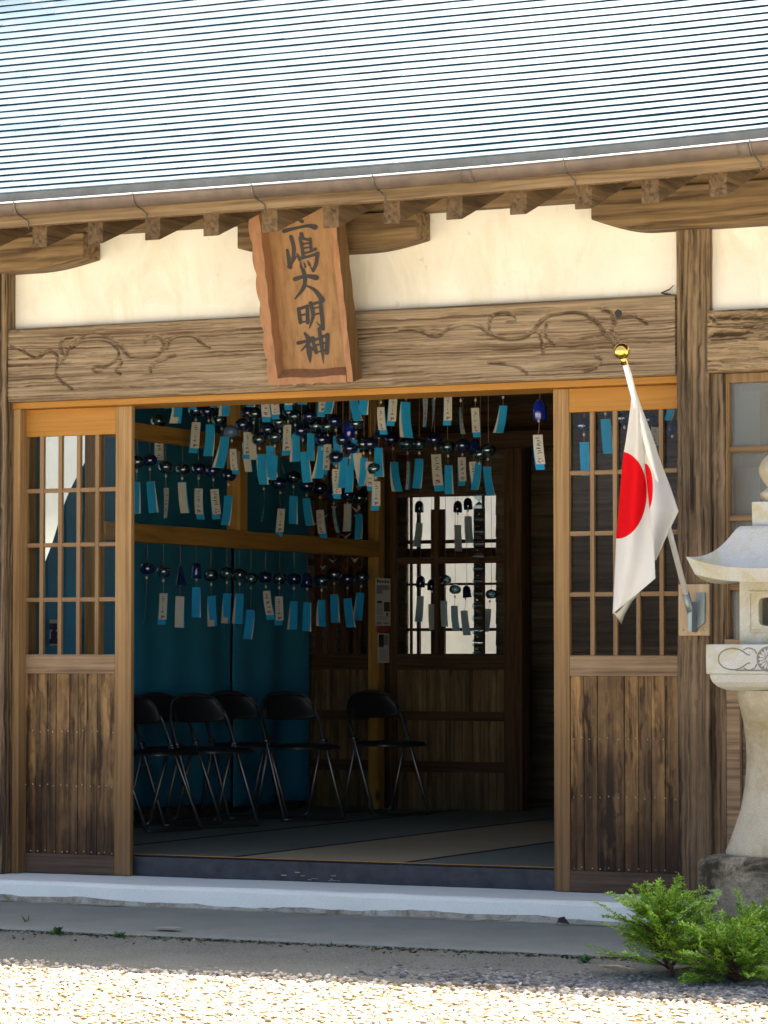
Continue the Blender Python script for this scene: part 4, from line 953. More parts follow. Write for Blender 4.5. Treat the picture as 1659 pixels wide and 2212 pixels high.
chimes(top, lambda x, y: atY(x, y, 1.55), 2.93, inrow('close under lintel'), 'chimes cut by the lintel')
chimes(rgt, lambda x, y: atY(x, y, 1.55), 2.93, inrow('high beside post'), 'upper chimes right of the rack post')
chimes(row, lambda x, y: atY(x, y, 2.65), 2.93, inrow('before back door'), 'lower chimes before the back door')
chimes(solo, lambda x, y: atY(x, y, .62), 2.93, lambda n, k: 'alone beside the right door', 'chime by the right door', 20)
chimes(rd, lambda x, y: atY(x, y, .62), 2.93, inrow('behind right door'), 'chimes behind the right door')
YH = YC-.12
B('hanging_batten', (-.85, YH-.02, 2.93), (4.15, YH+.02, 2.975), 'dark', H)
chimes(behind, lambda x, y: atY(x, y, YH), 2.93, inrow('behind back door'), 'chimes silhouetted in the back window', 13)
# twisted clear spiral streamer by the back door
sp = MB(); a = atY(1035, 1040, YBW-.08); b_ = atY(1030, 1412, YBW-.08); vs = []; fs = []; nseg = 120
for i in range(nseg+1):
    t_ = i/nseg; p = a.lerp(b_, t_); an = t_*pi*14; dx, dy = .035*cos(an), .035*sin(an); vs += [(p.x-dx, p.y-dy, p.z), (p.x+dx, p.y+dy, p.z)]
for i in range(nseg): fs.append((i*2, i*2+1, i*2+3, i*2+2))
sp.add(vs, fs, 0, True); sp.tube([(a.x, a.y, a.z), (a.x, a.y, 2.5)], .0015, 4, 1)
tag(sp.build('spiral_streamer', ['clear', 'cord']), 'clear twisted spiral streamer hanging before the back door glass', 'streamer')
# strings of folded red and white paper birds near the back left corner
for k, (px, sd_) in enumerate(((695, 1), (722, 2), (748, 3), (772, 4))):
    m = MB(); r = random.Random(sd_); p0 = atY(px, 1050, 4.55); zz = 2.6
    m.tube([(p0.x, p0.y, 2.93), (p0.x, p0.y, 1.95)], .0015, 4, 2)
    while zz > 1.72:
        x, y = p0.x+r.uniform(-.015, .015), p0.y+r.uniform(-.015, .015); s_ = r.uniform(.03, .045); mi = r.choice((0, 0, 1, 3)); an = r.uniform(0, 6)
        d1 = Vector((cos(an), sin(an), 0))*s_; d2 = Vector((-sin(an), cos(an), 0))*s_*.5; c = Vector((x, y, zz))
        m.add([c+d1+Vector((0, 0, s_*.5)), c+d2, c-d2, c-d1+Vector((0, 0, s_*.6)), c-Vector((0, 0, s_*.4))], [(0, 1, 4), (0, 4, 2), (3, 4, 1), (3, 2, 4), (1, 0, 2), (1, 2, 3)], mi); zz -= r.uniform(.035, .06)
    tag(m.build('paper_garland', ['bulb', 'tagw', 'cord', 'weed']), f'string of folded red and white paper, {ORD[k]} from left in the dark back corner', 'garland', 'paper garlands in the back corner')

# ================================================================== folding chairs
def tubecurve(pts, n=6):
    P = [Vector(p) for p in pts]; Q = []
    for i in range(len(P)-1):
        p0, p1, p2, p3 = P[max(i-1, 0)], P[i], P[i+1], P[min(i+2, len(P)-1)]
        for k in range(n):
            t_ = k/n; Q.append(.5*((2*p1)+(-p0+p2)*t_+(2*p0-5*p1+4*p2-p3)*t_**2+(-p0+3*p1-3*p2+p3)*t_**3))
    return Q+[P[-1]]
hw = .195
def fillet(pts, r=.04, n=5):
    P = [Vector(p) for p in pts]; out = [P[0]]
    for i in range(1, len(P)-1):
        a = (P[i-1]-P[i]).normalized()*r+P[i]; b_ = (P[i+1]-P[i]).normalized()*r+P[i]
        for k in range(n+1): t_ = k/n; out.append(a*(1-t_)**2+P[i]*2*t_*(1-t_)+b_*t_**2)
    return out+[P[-1]]
def chair_meshes():
    d = {}
    fr = [(-.19, 0, .775)]
    loop = fillet([(.205, -hw, .012), (-.125, -hw+.005, .61), (-.178, -hw+.055, .725), (-.18, 0, .750), (-.178, hw-.055, .725), (-.125, hw-.005, .61), (.205, hw, .012)], .05)
    m = MB(); m.tube(loop, .011, 8); m.tube(fillet([(.205, -hw, .012), (.215, -hw+.02, .011), (.215, hw-.02, .011), (.205, hw, .012)], .015), .0105, 8); d['front_frame'] = (m.mesh('front_frame', 'chrome'))
    m = MB(); m.tube(fillet([(-.035, -hw+.022, .47), (-.22, -hw+.022, .012), (-.22, hw-.022, .012), (-.035, hw-.022, .47)], .04), .010, 8); d['rear_frame'] = m.mesh('rear_frame', 'chrome')
    m = MB(); n = 24; vs = []; fs = []      # seat cushion: rounded plan, soft edges
    def seatpt(th, k, z): 
        c, s_ = cos(th), sin(th); q = 2/4; return (.075+.185*k*abs(c)**q*(1 if c > 0 else -1), .185*k*abs(s_)**q*(1 if s_ > 0 else -1), z)
    rings = [(.0, .445), (.75, .450), (.95, .444), (1, .432), (.98, .421), (.9, .418), (0, .418)]
    for k, z in rings: vs += [seatpt(2*pi*i/n, k, z) for i in range(n)]
    for j in range(len(rings)-1):
        for i in range(n): fs.append((j*n+i, j*n+(i+1) % n, j*n+n+(i+1) % n, j*n+n+i))
    m.add(vs, fs, 0, True); d['seat'] = m.mesh('seat', 'vinyl')
    m = MB(); loop = [Vector(seatpt(2*pi*i/n, 1.01, .424)) for i in range(n+1)]; m.tube(loop, .0055, 6, cap=False); d['seat_rim'] = m.mesh('seat_rim', 'chrome')
    m = MB(); vs = []; fs = []; nu, nv = 18, 8      # curved back cushion
    def bp(u, v, o):
        w = hw*(1-.30*v**2.5)*(1-.05*(1-v)); z = .585+.16*v-(.03*u*u if v > .5 else 0)*v; bow = -.045*(1-u*u)
        return (-.110-.33*(z-.585)+bow*.8+o, u*w*sqrt(max(0, 1-.25*(abs(u)**6))), z-.018*abs(u)**4*(1-v)*-1)
    for o in (.014, -.012):
        for i in range(nu+1):
            for j in range(nv+1): vs.append(bp(-1+2*i/nu, j/nv, o))
    s_ = (nu+1)*(nv+1)
    for i in range(nu):
        for j in range(nv): a = i*(nv+1)+j; fs += [(a, a+nv+1, a+nv+2, a+1), (a+s_, a+1+s_, a+nv+2+s_, a+nv+1+s_)]
    bd = [i*(nv+1) for i in range(nu+1)]+[nu*(nv+1)+j for j in range(1, nv+1)]+[i*(nv+1)+nv for i in range(nu-1, -1, -1)]+[j for j in range(nv-1, 0, -1)]
    for k in range(len(bd)): a, b_ = bd[k], bd[(k+1) % len(bd)]; fs.append((a, a+s_, b_+s_, b_))
    m.add(vs, fs, 0, True); d['backrest'] = m.mesh('backrest', 'vinyl')
    for sgn in (-1, 1): d['hinge'+' '*(sgn > 0)] = MB().tube([(-.04, sgn*(hw-.02), .462), (-.04, sgn*(hw+.012), .468)], .014, 8).mesh('hinge', 'chrome')
    return d
CH = chair_meshes()
def mkchair(p, fdir, label):
    e = empty('folding_chair', p, label, 'chair', 'black folding chairs along the left wall', R(fdir))
    for k, me in CH.items(): part(k.strip(), me, e)
def frontbar(pa, pb):
    a, b_ = atZ(*pa, ZF), atZ(*pb, ZF); return (a+b_)/2
def placechair(pa, pb, ang, label, back=0):
    c = frontbar(pa, pb); f = Vector((cos(R(ang)), sin(R(ang)), 0)); mkchair(c-f*.21-f*back, ang, label)
placechair((909, 1759), (805, 1764), -34, 'black folding chair standing alone in front of the rack post, farthest right', -.06)
placechair((724, 1772), (634, 1775), -36, 'black folding chair before the right edge of the teal sheet, second from right')
placechair((541, 1786), (448, 1791), -30, 'black folding chair in the middle, before the two at the left door edge')
placechair((423, 1792), (330, 1802), -20, 'black folding chair nearest the left door, half hidden by it, front row')
mkchair((-.52, 3.50, ZF), -34, 'black folding chair in the second row, half behind another before the sheet')
mkchair((-.52, 2.66, ZF), -26, 'black folding chair in the second row, at the left door edge')

# ================================================================== plaque
p_b, p_t = Vector((0, -.15, 2.487)), Vector((0, -.345, 3.275))
vv = (p_t-p_b).normalized(); PX0, PX1 = atY(585, 833, -.15).x, atY(763, 833, -.15).x
nn = Vector((1, 0, 0)).cross(vv).normalized()     # pointing to the viewer
if nn.y > 0: nn = -nn
LP = (p_t-p_b).length; WPq = PX1-PX0
PQ = empty('name_plaque', (PX0, -.02, 2.487), 'tall carved wooden name plaque with black brushed characters hanging tilted over the entrance', 'plaque')
O = Vector((PX0, p_b.y, p_b.z))
def pq(u, v_, w): return O+Vector((1, 0, 0))*u+vv*v_+nn*w
def scallop(L, n, base, am):      # wavy outer edge
    pts = []
    for i in range(n*6+1):
        t_ = i/(n*6); pts.append((t_*L, base+am*abs(sin(pi*t_*n))))
    return pts
fw, dp = .034, .098
def strip(outer, inner, iback=None, omi=0):       # outline loop between outer & inner curves (u,v) at front and back
    iback = iback or inner
    m = MB(); n = len(outer); vs = []
    for w in (0, -dp):
        vs += [pq(*p, w) for p in outer]+[pq(*p, w) for p in (inner if w == 0 else iback)]
    fs = []
    for i in range(n-1):
        fs += [(i, i+1, n+i+1, n+i), (2*n+i+1, 2*n+i, 3*n+i, 3*n+i+1), (i+1, i, 2*n+i, 2*n+i+1), (n+i, n+i+1, 3*n+i+1, 3*n+i)]
    fs += [(0, n, 3*n, 2*n), (n-1, 3*n-1, 4*n-1, 2*n-1)]
    m.add(vs, fs)
    for k in range(n-1): m.mi[k*4+2] = omi
    return m
for sgn in (0, 1):
    o_ = []; i_ = []
    for i in range(61):
        t_ = i/60; v_ = t_*LP; sc_ = (.017 if sgn == 0 else .004)*abs(sin(pi*(t_*6+.15)))**.5
        u_o = -.012*t_-sc_+.004 if sgn == 0 else WPq+.012*t_*0+sc_-.004
        u_i = fw if sgn == 0 else WPq-fw*.8-.005*abs(sin(pi*(t_*6+.6)))**.5; o_.append((u_o, v_)); i_.append((u_i+(.006*abs(sin(pi*(t_*6+.15))) if sgn == 0 else 0), v_))
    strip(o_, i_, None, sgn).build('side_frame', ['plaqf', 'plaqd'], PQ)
o_ = []; i_ = []
for i in range(41):
    t_ = i/40; u_ = fw+.001+(WPq-2*fw-.002)*t_; o_.append((u_, -.002+.010*(abs(sin(pi*t_*4))**.5-.6))); i_.append((u_, fw*.9+.003*sin(t_*9)))
strip(o_, i_, [(u_, v_+.034) for u_, v_ in i_]).build('bottom_frame', 'plaqf', PQ)
m = MB(); a_ = [pq(fw-.002, fw*.5, -dp+.02), pq(WPq-fw+.002, fw*.5, -dp+.02), pq(WPq-fw+.002, LP, -dp+.02), pq(fw-.002, LP, -dp+.02)]
b__ = [pq(fw-.002, fw*.5, -dp+.004), pq(WPq-fw+.002, fw*.5, -dp+.004), pq(WPq-fw+.002, LP, -dp+.004), pq(fw-.002, LP, -dp+.004)]
m.add(a_+b__, [(0, 1, 2, 3), (7, 6, 5, 4), (0, 4, 5, 1), (1, 5, 6, 2), (2, 6, 7, 3), (3, 7, 4, 0)]); PB = m.build('name_board', 'plaq', PQ)
m = MB(); m.add([pq(.0, LP+.0005, 0), pq(WPq, LP+.0005, 0), pq(WPq, LP+.03, 0), pq(0, LP+.03, 0), pq(0, LP+.0005, -dp), pq(WPq, LP+.0005, -dp), pq(WPq, LP+.03, -dp), pq(0, LP+.03, -dp)],
              [(0, 1, 2, 3), (7, 6, 5, 4), (0, 4, 5, 1), (1, 5, 6, 2), (2, 6, 7, 3), (3, 7, 4, 0)]); m.build('top_frame', 'plaqf', PQ)
# brushed characters
ZP = zp(.35261, 950, 780); bp0 = pq(0, 0, -dp+.0225)
strokes = [
 [(520,60,30),(600,50,34),(700,52,44)], [(555,215,20),(610,225,28),(680,262,42)], [(478,368,50),(600,338,34),(740,310,38),(822,325,62)],
 [(512,580,30),(528,680,40),(545,770,52)], [(552,430,40),(585,560,42),(578,690,38)], [(530,765,40),(570,715,26),(625,640,14)], [(622,618,14),(652,690,36)],
 [(668,400,46),(690,452,30)], [(655,440,34),(675,540,36),(692,660,38)], [(662,450,24),(770,468,34)], [(768,455,34),(782,590,38)], [(690,512,20),(765,500,24)], [(694,560,20),(768,548,22)],
 [(695,618,26),(770,598,26),(828,570,36)], [(665,672,34),(760,650,30),(852,618,42)], [(848,620,40),(838,720,42),(802,812,36)], [(802,808,28),(770,770,12)],
 [(660,720,18),(668,775,30)], [(700,722,14),(716,770,26)], [(738,704,14),(762,750,26)],
 [(600,905,52),(720,872,40),(836,888,66)], [(688,800,44),(712,900,48),(690,1010,44),(600,1124,18)], [(728,978,18),(820,1030,40),(905,1140,60)],
 [(640,1236,44),(660,1390,44)], [(640,1240,36),(740,1206,36)], [(736,1206,40),(742,1388,46)], [(662,1312,22),(718,1296,24)], [(662,1388,16),(735,1376,20)],
 [(772,1172,44),(800,1310,40),(762,1450,14)], [(778,1190,30),(880,1158,36)], [(882,1150,44),(900,1320,46),(912,1462,40)], [(912,1460,34),(840,1388,10)], [(808,1232,20),(872,1216,22)], [(812,1302,20),(878,1286,22)],
 [(706,1508,24),(745,1562,48)], [(636,1618,44),(720,1598,34),(796,1566,50)], [(775,1592,40),(668,1706,14)], [(742,1630,44),(760,1740,56),(768,1840,8)], [(762,1655,20),(802,1692,36)],
 [(798,1596,36),(836,1726,40)], [(800,1592,30),(960,1530,38)], [(962,1526,46),(955,1728,48)], [(832,1644,22),(945,1612,24)], [(838,1722,18),(950,1696,22)], [(868,1458,36),(896,1640,44),(916,1842,8)]]
CHR = [0]*3+[1]*17+[2]*3+[3]*11+[4]*11
m = MB()
for si, st_ in enumerate(strokes):
    if si and CHR[si] != CHR[si-1]: m.build('brush_character', 'ink', PB); m = MB()
    P = tubecurve([(x, y, 0) for x, y, w in st_], 8); ws = tubecurve([(w, 0, 0) for x, y, w in st_], 8); L_ = []; R_ = []
    lift = .0003*(si % 5)
    for i, p in enumerate(P):
        d = (P[min(i+1, len(P)-1)]-P[max(i-1, 0)]).normalized(); q = Vector((-d.y, d.x, 0))*ws[i].x*.5
        L_.append(atP(*ZP(p.x+q.x, p.y+q.y), bp0+nn*lift, nn)); R_.append(atP(*ZP(p.x-q.x, p.y-q.y), bp0+nn*lift, nn))
    n = len(P); m.add(L_+R_, [(i, i+1, n+i+1, n+i) for i in range(n-1)])
    # rounded ends
    for (p, w, dirp) in ((P[0], ws[0].x, P[0]-P[1]), (P[-1], ws[-1].x, P[-1]-P[-2])):
        c = [atP(*ZP(p.x+w*.5*cos(a), p.y+w*.5*sin(a)), bp0+nn*(lift+.00015), nn) for a in np.linspace(0, 2*pi, 11)[:-1]]; m.add(c, [tuple(range(10))])
m.build('brush_character', 'ink', PB)
for px, py in ((588, 478), (712, 470)):   # iron strap that holds the plaque to the rafters
    a = atP(px, py, pq(0, LP*.97, -.02), nn); m = MB(); m.tube([a, a+Vector((0, .12, .14))], .005, 6); m.build('hanging_hook', 'wire', PQ)

# ================================================================== flag, pole and holder
pb_ = atY(1494, 1330, -.06)
pt_ = atX(1347, 772, pb_.x)
FL = empty('national_flag', pb_, 'white flag with red disc draped on a gold-tipped white pole by the right post', 'flag')
ax_ = (pt_-pb_).normalized()
m = MB(); m.tube([pb_+ax_*.0, pt_], .0125, 12); m.build('pole', 'white', FL)
gb = atX(1347, 757, pb_.x)
m = MB(); m.lathe([(.001, -.034)]+[(.034*sin(a), -.034*cos(a)) for a in np.linspace(.1, pi-.1, 14)]+[(.001, .034)], 20, 0, pt_+ax_*.03); m.tube([pt_-ax_*.03, pt_+ax_*.004], .016, 10); m.build('gold_ball', 'gold', FL)
m = MB(); q0 = pb_-ax_*.08
m.tube([q0, pb_+ax_*.12], .0165, 12); m.prism([(pb_.x+.012, pb_.z-.06), (pb_.x+.05, pb_.z-.03), (pb_.x+.052, pb_.z+.10), (pb_.x+.012, pb_.z+.10)], -.034, -.0215)
m.prism([(pb_.x-.006, pb_.z-.07), (pb_.x+.012, pb_.z-.07), (pb_.x+.012, pb_.z+.06), (pb_.x-.006, pb_.z+.06)], -.09, -.0215)
m.build('holder', 'steel', FL)
# cloth: hung from the pole; front fold (left) and rear fold (right)
Z6 = zp(.58776, 2150, 1300)
rowsF = [  # y along, left edge x, fold x, right edge x (survey px), front panel then rear panel
 (200, 518, 528, 540), (290, 530, 548, 572), (370, 555, 575, 592), (430, 574, 600, 608), (520, 566, 622, 640), (640, 550, 634, 685), (760, 532, 648, 728), (830, 520, 656, 750), (930, 510, 668, 786), (1050, 500, 680, 832), (1130, 492, 688, 860), (1215, 486, 697, 888), (1300, 479, 706, 846), (1400, 470, 716, 800), (1540, 465, 728, 738), (1665, 459, 733, 735)]
def interp(y, k):
    for a, b_ in zip(rowsF[:-1], rowsF[1:]):
        if a[0] <= y <= b_[0]:
            t_ = (y-a[0])/(b_[0]-a[0]); t_ = t_; return a[k]+(b_[k]-a[k])*t_
    return rowsF[-1][k] if y > rowsF[-1][0] else rowsF[0][k]
def poledepth(py):      # the cloth's distance follows the pole
    f_ = min(1, max(0, (py-190)/1140)); p = pt_.lerp(pb_, f_*.62); return p.y
m = MB(); nv, nu = 110, 34; disc = []
def cpt(x, y, dy): 
    p = atY(*Z6(x, y), poledepth(min(y, 1000))*.93-.02+dy); return p
vs = []; fs = []
for i in range(nv+1):
    y = 200+(1900-200)*i/nv
    for j in range(nu+1):
        u = j/nu
        # front panel, lower hem slants from (447,1900) up to (735,1665)
        yy = y if y < 1560 else 1560+(y-1560)*(1-(.70*u))
        l = interp(min(yy, 1665), 1); 
        if yy > 1665: l = 459-(yy-1665)/235*12
        r = interp(min(yy, 1665), 2)
        x = l+(r-l)*u
        dep = .035*sin(pi*u)*-1*min(1, (y-200)/500)-.02*sin(u*7+y*.004)*min(1, (y-200)/700)-.03*u
        vs.append(cpt(x, yy, dep)); 
        # disc as cut through by the left fold
        ex, ey = (x-492)/182, (yy-1105)/292; tilt = ex+.06*ey; disc.append(1-sqrt(tilt*tilt+ey*ey))
for i in range(nv):
    for j in range(nu): a = i*(nu+1)+j; fs.append((a, a+1, a+nu+2, a+nu+1))
base = len(vs); nv2, nu2 = 90, 20
for i in range(nv2+1):
    y = 200+(1540-200)*i/nv2
    for j in range(nu2+1):
        u = j/nu2; l = interp(y, 2)-1; r = max(interp(y, 3), l+2); x = l+(r-l)*u
        dep = -.03+.10*u*min(1, (y-200)/500)+.025*sin(u*4.5+y*.003)
        vs.append(cpt(x, y, dep)); ex, ey = (x-668)/48, (y-1060)/165; disc.append(1-sqrt(ex*ex+ey*ey))
for i in range(nv2):
    for j in range(nu2): a = base+i*(nu2+1)+j; fs.append((a, a+1, a+nu2+2, a+nu2+1))
# turned-up corner at the lower hem
base = len(vs)
tri = [(450, 1895), (505, 1972), (528, 1905), (575, 1820), (630, 1760)]
inn = [(447, 1880), (470, 1900), (500, 1870), (555, 1800), (628, 1742)]
for k in range(5): vs += [cpt(*tri[k], .04), cpt(*inn[k], -.012)]; disc += [-1, -1]
for k in range(4): fs.append((base+k*2, base+k*2+2, base+k*2+3, base+k*2+1))
m.add(vs, fs, 0, True); FC = m.build('flag_cloth', 'flag', FL)
at_ = FC.data.attributes.new('disc', 'FLOAT', 'POINT'); at_.data.foreach_set('value', disc)
sd_ = FC.modifiers.new('thick', 'SOLIDIFY'); sd_.thickness = .0012
# board on the post that carries the holder
a = atY(1464, 1262, -.03); b_ = atY(1530, 1373, -.03)
m = MB(); m.box((a.x, -.021, b_.z), (b_.x, -.003, a.z))
for (u, v_) in ((.1, .06), (.12, .88), (.88, .88)): m.lathe([(.006, 0), (.005, .003), (0, .004)], 8, 1); 
for q, (u, v_) in enumerate(((.1, .06), (.12, .88), (.88, .88))):
    s0 = len(m.v)-24*3+24*q
    for k in range(24): vx, vy, vz = m.v[s0+k]; m.v[s0+k] = (a.x+(b_.x-a.x)*u+vx, -.0212-vz, a.z+(b_.z-a.z)*v_+vy)
tag(m.build('mounting_board', ['paleboard', 'nail'], None, .002), 'pale square board screwed to the right post behind the flag holder', 'board')

# ================================================================== stone lantern
LX, LY = atY(1707, 1400, -.9).x, -.9
LN = empty('stone_lantern', (LX, LY, .16), 'tall granite lantern with curved roof, flower-carved platform and mossy block base, beside right post', 'stone lantern')
m = MB(); m.sqloft([(.285, .161), (.295, .18), (.296, .40), (.288, .42), (.27, .428)], (LX, LY)); m.build('base_block', 'block', LN, .012)
prof = [(.262, .428), (.264, .44), (.25, .47), (.232, .52), (.205, .60), (.186, .70), (.178, .80), (.180, .88), (.19, .96), (.207, 1.03), (.216, 1.07), (.212, 1.088)]
m = MB(); m.lathe(prof, 40, 0, (LX, LY, 0)); m.build('shaft', 'shaft', LN)
m = MB(); m.sqloft([(.19, 1.088), (.205, 1.092), (.228, 1.104), (.245, 1.122), (.252, 1.14), (.253, 1.154)], (LX, LY)); m.build('platform_underside', 'lant', LN)
m = MB(); h = .266; m.sqloft([(h, 1.1545), (h, 1.274)], (LX, LY)); PLt = m.build('platform', 'lant', LN, .006)
# carving on the platform front: recessed panel with a flower
m = MB(); yf = LY-h
def ring(cx, cz, rx, rz, a0, a1, rad, n=16): m.tube([(cx+rx*cos(t_), yf-.001, cz+rz*sin(t_)) for t_ in np.linspace(a0, a1, n)], rad, 6)
fcx, fcz = LX, 1.215
for k in range(16):
    an = 2*pi*k/16; c = Vector((fcx+.032*cos(an), yf-.003, fcz+.032*sin(an)))
    m.add([(c.x-cos(an)*.022, yf-.004, c.z-sin(an)*.022), (c.x-sin(an)*.0058, yf-.007, c.z+cos(an)*.0058), (c.x+cos(an)*.014, yf-.004, c.z+sin(an)*.014), (c.x+sin(an)*.0058, yf-.007, c.z-cos(an)*.0058)], [(0, 1, 2, 3)])
m.lathe([(.011, 0), (.008, .004), (0, .006)], 12); 
for k in range(36): vx, vy, vz = m.v[-36+k]; m.v[-36+k] = (fcx+vx, yf-.002-vz, fcz+vy)
for sg in (-1, 1):
    ring(fcx+sg*.15, fcz, .062, .043, pi/2, pi*1.5, .0026) if sg < 0 else ring(fcx+sg*.15, fcz, .062, .043, -pi/2, pi/2, .0026)
    for s2 in (-1, 1):
        m.tube(tubecurve([(fcx+sg*.15, yf-.001, fcz+s2*.043), (fcx+sg*.118, yf-.001, fcz+s2*.036), (fcx+sg*.09, yf-.001, fcz+s2*.018), (fcx+sg*.078, yf-.001, fcz+s2*.016)]), .0024, 6)
        m.tube(tubecurve([(fcx+sg*.105, yf-.001, fcz+s2*.036), (fcx+sg*.085, yf-.001, fcz+s2*.044), (fcx+sg*.06, yf-.001, fcz+s2*.036), (fcx+sg*.05, yf-.001, fcz+s2*.02)]), .0024, 6)
m.tube([(fcx-.14, yf-.001, fcz-.045), (fcx+.14, yf-.001, fcz-.045)], .003, 6)
n0 = 16
for q in range(n0+12*2, len(m.mi)): m.mi[q] = 1
m.add([(fcx+.051*cos(a), yf-.0012, fcz+.051*sin(a)) for a in np.linspace(0, 2*pi, 33)[:-1]], [tuple(range(32))], 1)
m.build('carved_flower', ['lant', 'groove'], PLt)
# fire box: four walls with a rounded window in front and back
m = MB(); h = .159; z0, z1 = 1.2745, 1.53; wt = .045
def wall_hole(axis, sgn):
    ow_, oh = .080, .058; cz = 1.405; n = 24; outer = []; inner = []
    for k in range(n):
        t_ = 2*pi*k/n+pi/4; c, s_ = cos(t_), sin(t_); q = max(abs(c), abs(s_)); outer.append((c/q*h, (z0+z1)/2+s_/q*(z1-z0)/2)); qq = .35
        inner.append((ow_*abs(c)**qq*(1 if c > 0 else -1), cz+oh*abs(s_)**qq*(1 if s_ > 0 else -1)))
    vs = []
    for dd in (h, h-wt):
        for (a, z) in outer+inner:
            vs.append((LX+a, LY+sgn*dd, z) if axis == 'y' else (LX+sgn*dd, LY+a*(h-wt)/h*.999, z))
    fs = []
    for k in range(n):
        j = (k+1) % n; fs += [(k, j, n+j, n+k), (2*n+j, 2*n+k, 3*n+k, 3*n+j), (n+k, n+j, 3*n+j, 3*n+k), (j, k, 2*n+k, 2*n+j)]
    m.add(vs, fs)
wall_hole('y', -1); wall_hole('y', 1)
for sg in (-1, 1): m.box((LX+sg*h-(wt if sg > 0 else 0), LY-h+wt+.001, z0), (LX+sg*h+(wt if sg < 0 else 0), LY+h-wt-.001, z1))
FBx = m.build('fire_box', 'lant', LN)
m = MB()      # raised frame round the window
for (a, b_) in (((-.122, 1.322), (-.112, 1.488)), ((.112, 1.322), (.122, 1.488)), ((-.1119, 1.478), (.1119, 1.488)), ((-.1119, 1.322), (.1119, 1.332))):
    m.box((LX+a[0], LY-h-.006, a[1]), (LX+b_[0], LY-h-.0004, b_[1]))
m.build('window_frame', 'lant', FBx, .002)
# roof: square, concave, corners swept up
m = MB(); n = 12; RH_ = .326
def rp(k, side, t_, f_):   # f_: 0 rim .. 1 top ; t_ -1..1 along side
    hh = RH_*(1-f_)+.155*f_
    up = .050*abs(t_)**2.6*(1-f_)**2
    z = 1.575+up+.195*(f_**.62*(.45+.55*f_)) if f_ < 1 else 1.77
    z = 1.575+up+.195*(.42*f_+.58*f_**2.6)-(.02*max(0, (f_-.86)/.14)**2)
    a = hh*t_*(1+.0*abs(t_)); p = [(a, -hh), (hh, a), (-a, hh), (-hh, -a)][side]; return (LX+p[0], LY+p[1], z)
vs = []; fs = []; nf = 14; nt_ = 16
for side in range(4):
    o_ = len(vs)
    for i in range(nt_+1):
        t_ = -1+2*i/nt_
        hb = RH_-.028; up = .034*abs(t_)**2.6; p = [(hb*t_, -hb), (hb, hb*t_), (-hb*t_, hb), (-hb, -hb*t_)][side]; vs.append((LX+p[0]*.62, LY+p[1]*.62, 1.529)); vs.append((LX+p[0], LY+p[1], 1.521+up))
        for j in range(nf+1): vs.append(rp(0, side, t_, j/nf))
    w_ = nf+3
    for i in range(nt_):
        for j in range(w_-1): a = o_+i*w_+j; fs.append((a, a+w_, a+w_+1, a+1))
m.add(vs, fs, 0, False); m.add([(LX-.156, LY-.156, 1.7495), (LX+.156, LY-.156, 1.7495), (LX+.156, LY+.156, 1.7495), (LX-.156, LY+.156, 1.7495)], [(0, 1, 2, 3)]); m.build('lantern_roof', 'lant', LN)
m = MB(); m.sqloft([(.10, 1.745), (.118, 1.747), (.12, 1.847), (.116, 1.85)], (LX, LY)); m.build('finial_base', 'lant', LN, .004)
m = MB(); m.lathe([(.10, 1.85), (.115, 1.865), (.12, 1.885), (.10, 1.90), (.085, 1.91), (.105, 1.935), (.122, 1.965), (.124, 1.99), (.11, 2.02), (.08, 2.05), (.04, 2.085), (.012, 2.115), (0, 2.125)], 28, 0, (LX, LY, 0)); m.build('finial', 'shaft', LN)
m = MB(); m.box((LX-.42, LY-.62, -.02), (LX+.7, LY+.42, .158)); tag(m.build('foot_slab', 'conc2', None, .01), 'low grey slab under the mossy base of the stone lantern', 'slab')

# ================================================================== cypress shrubs
def spray(m, p, d, L, r, lv, nrm):
    """flat feathery frond: axis with side twigs carrying scale-like leaflets"""
    d = d.normalized(); side = d.cross(nrm).normalized(); n = max(6, int(L/.011))
    for i in range(n):
        t_ = i/n; q = p+d*L*t_+Vector((0, 0, -.18*L*t_*t_)); w = L*.34*(1-t_*.8)*(.35+.65*min(1, t_*4))
        for sg in (-1, 1):
            dd = (side*sg*.8+d*.75+nrm*r.uniform(-.25, .25)).normalized(); w2 = w*r.uniform(.6, 1.1); k = max(2, int(w2/.012))
            for j in range(k):
                c = q+dd*w2*(j+.4)/k+Vector((0, 0, r.uniform(-.003, .003))); l_ = r.uniform(.009, .018); wd = r.uniform(.0014, .0028)
                for s3 in (-1, 1):
                    e1 = (dd*.8+dd.cross(nrm).normalized()*s3*.6+nrm*r.uniform(-.3, .3)).normalized(); e2 = e1.cross(nrm).normalized()*wd
                    m.add([c-e2, c+e1*l_*.5-e2*1.3, c+e1*l_, c+e1*l_*.5+e2*1.3, c+e2], [(0, 1, 2, 3, 4)])
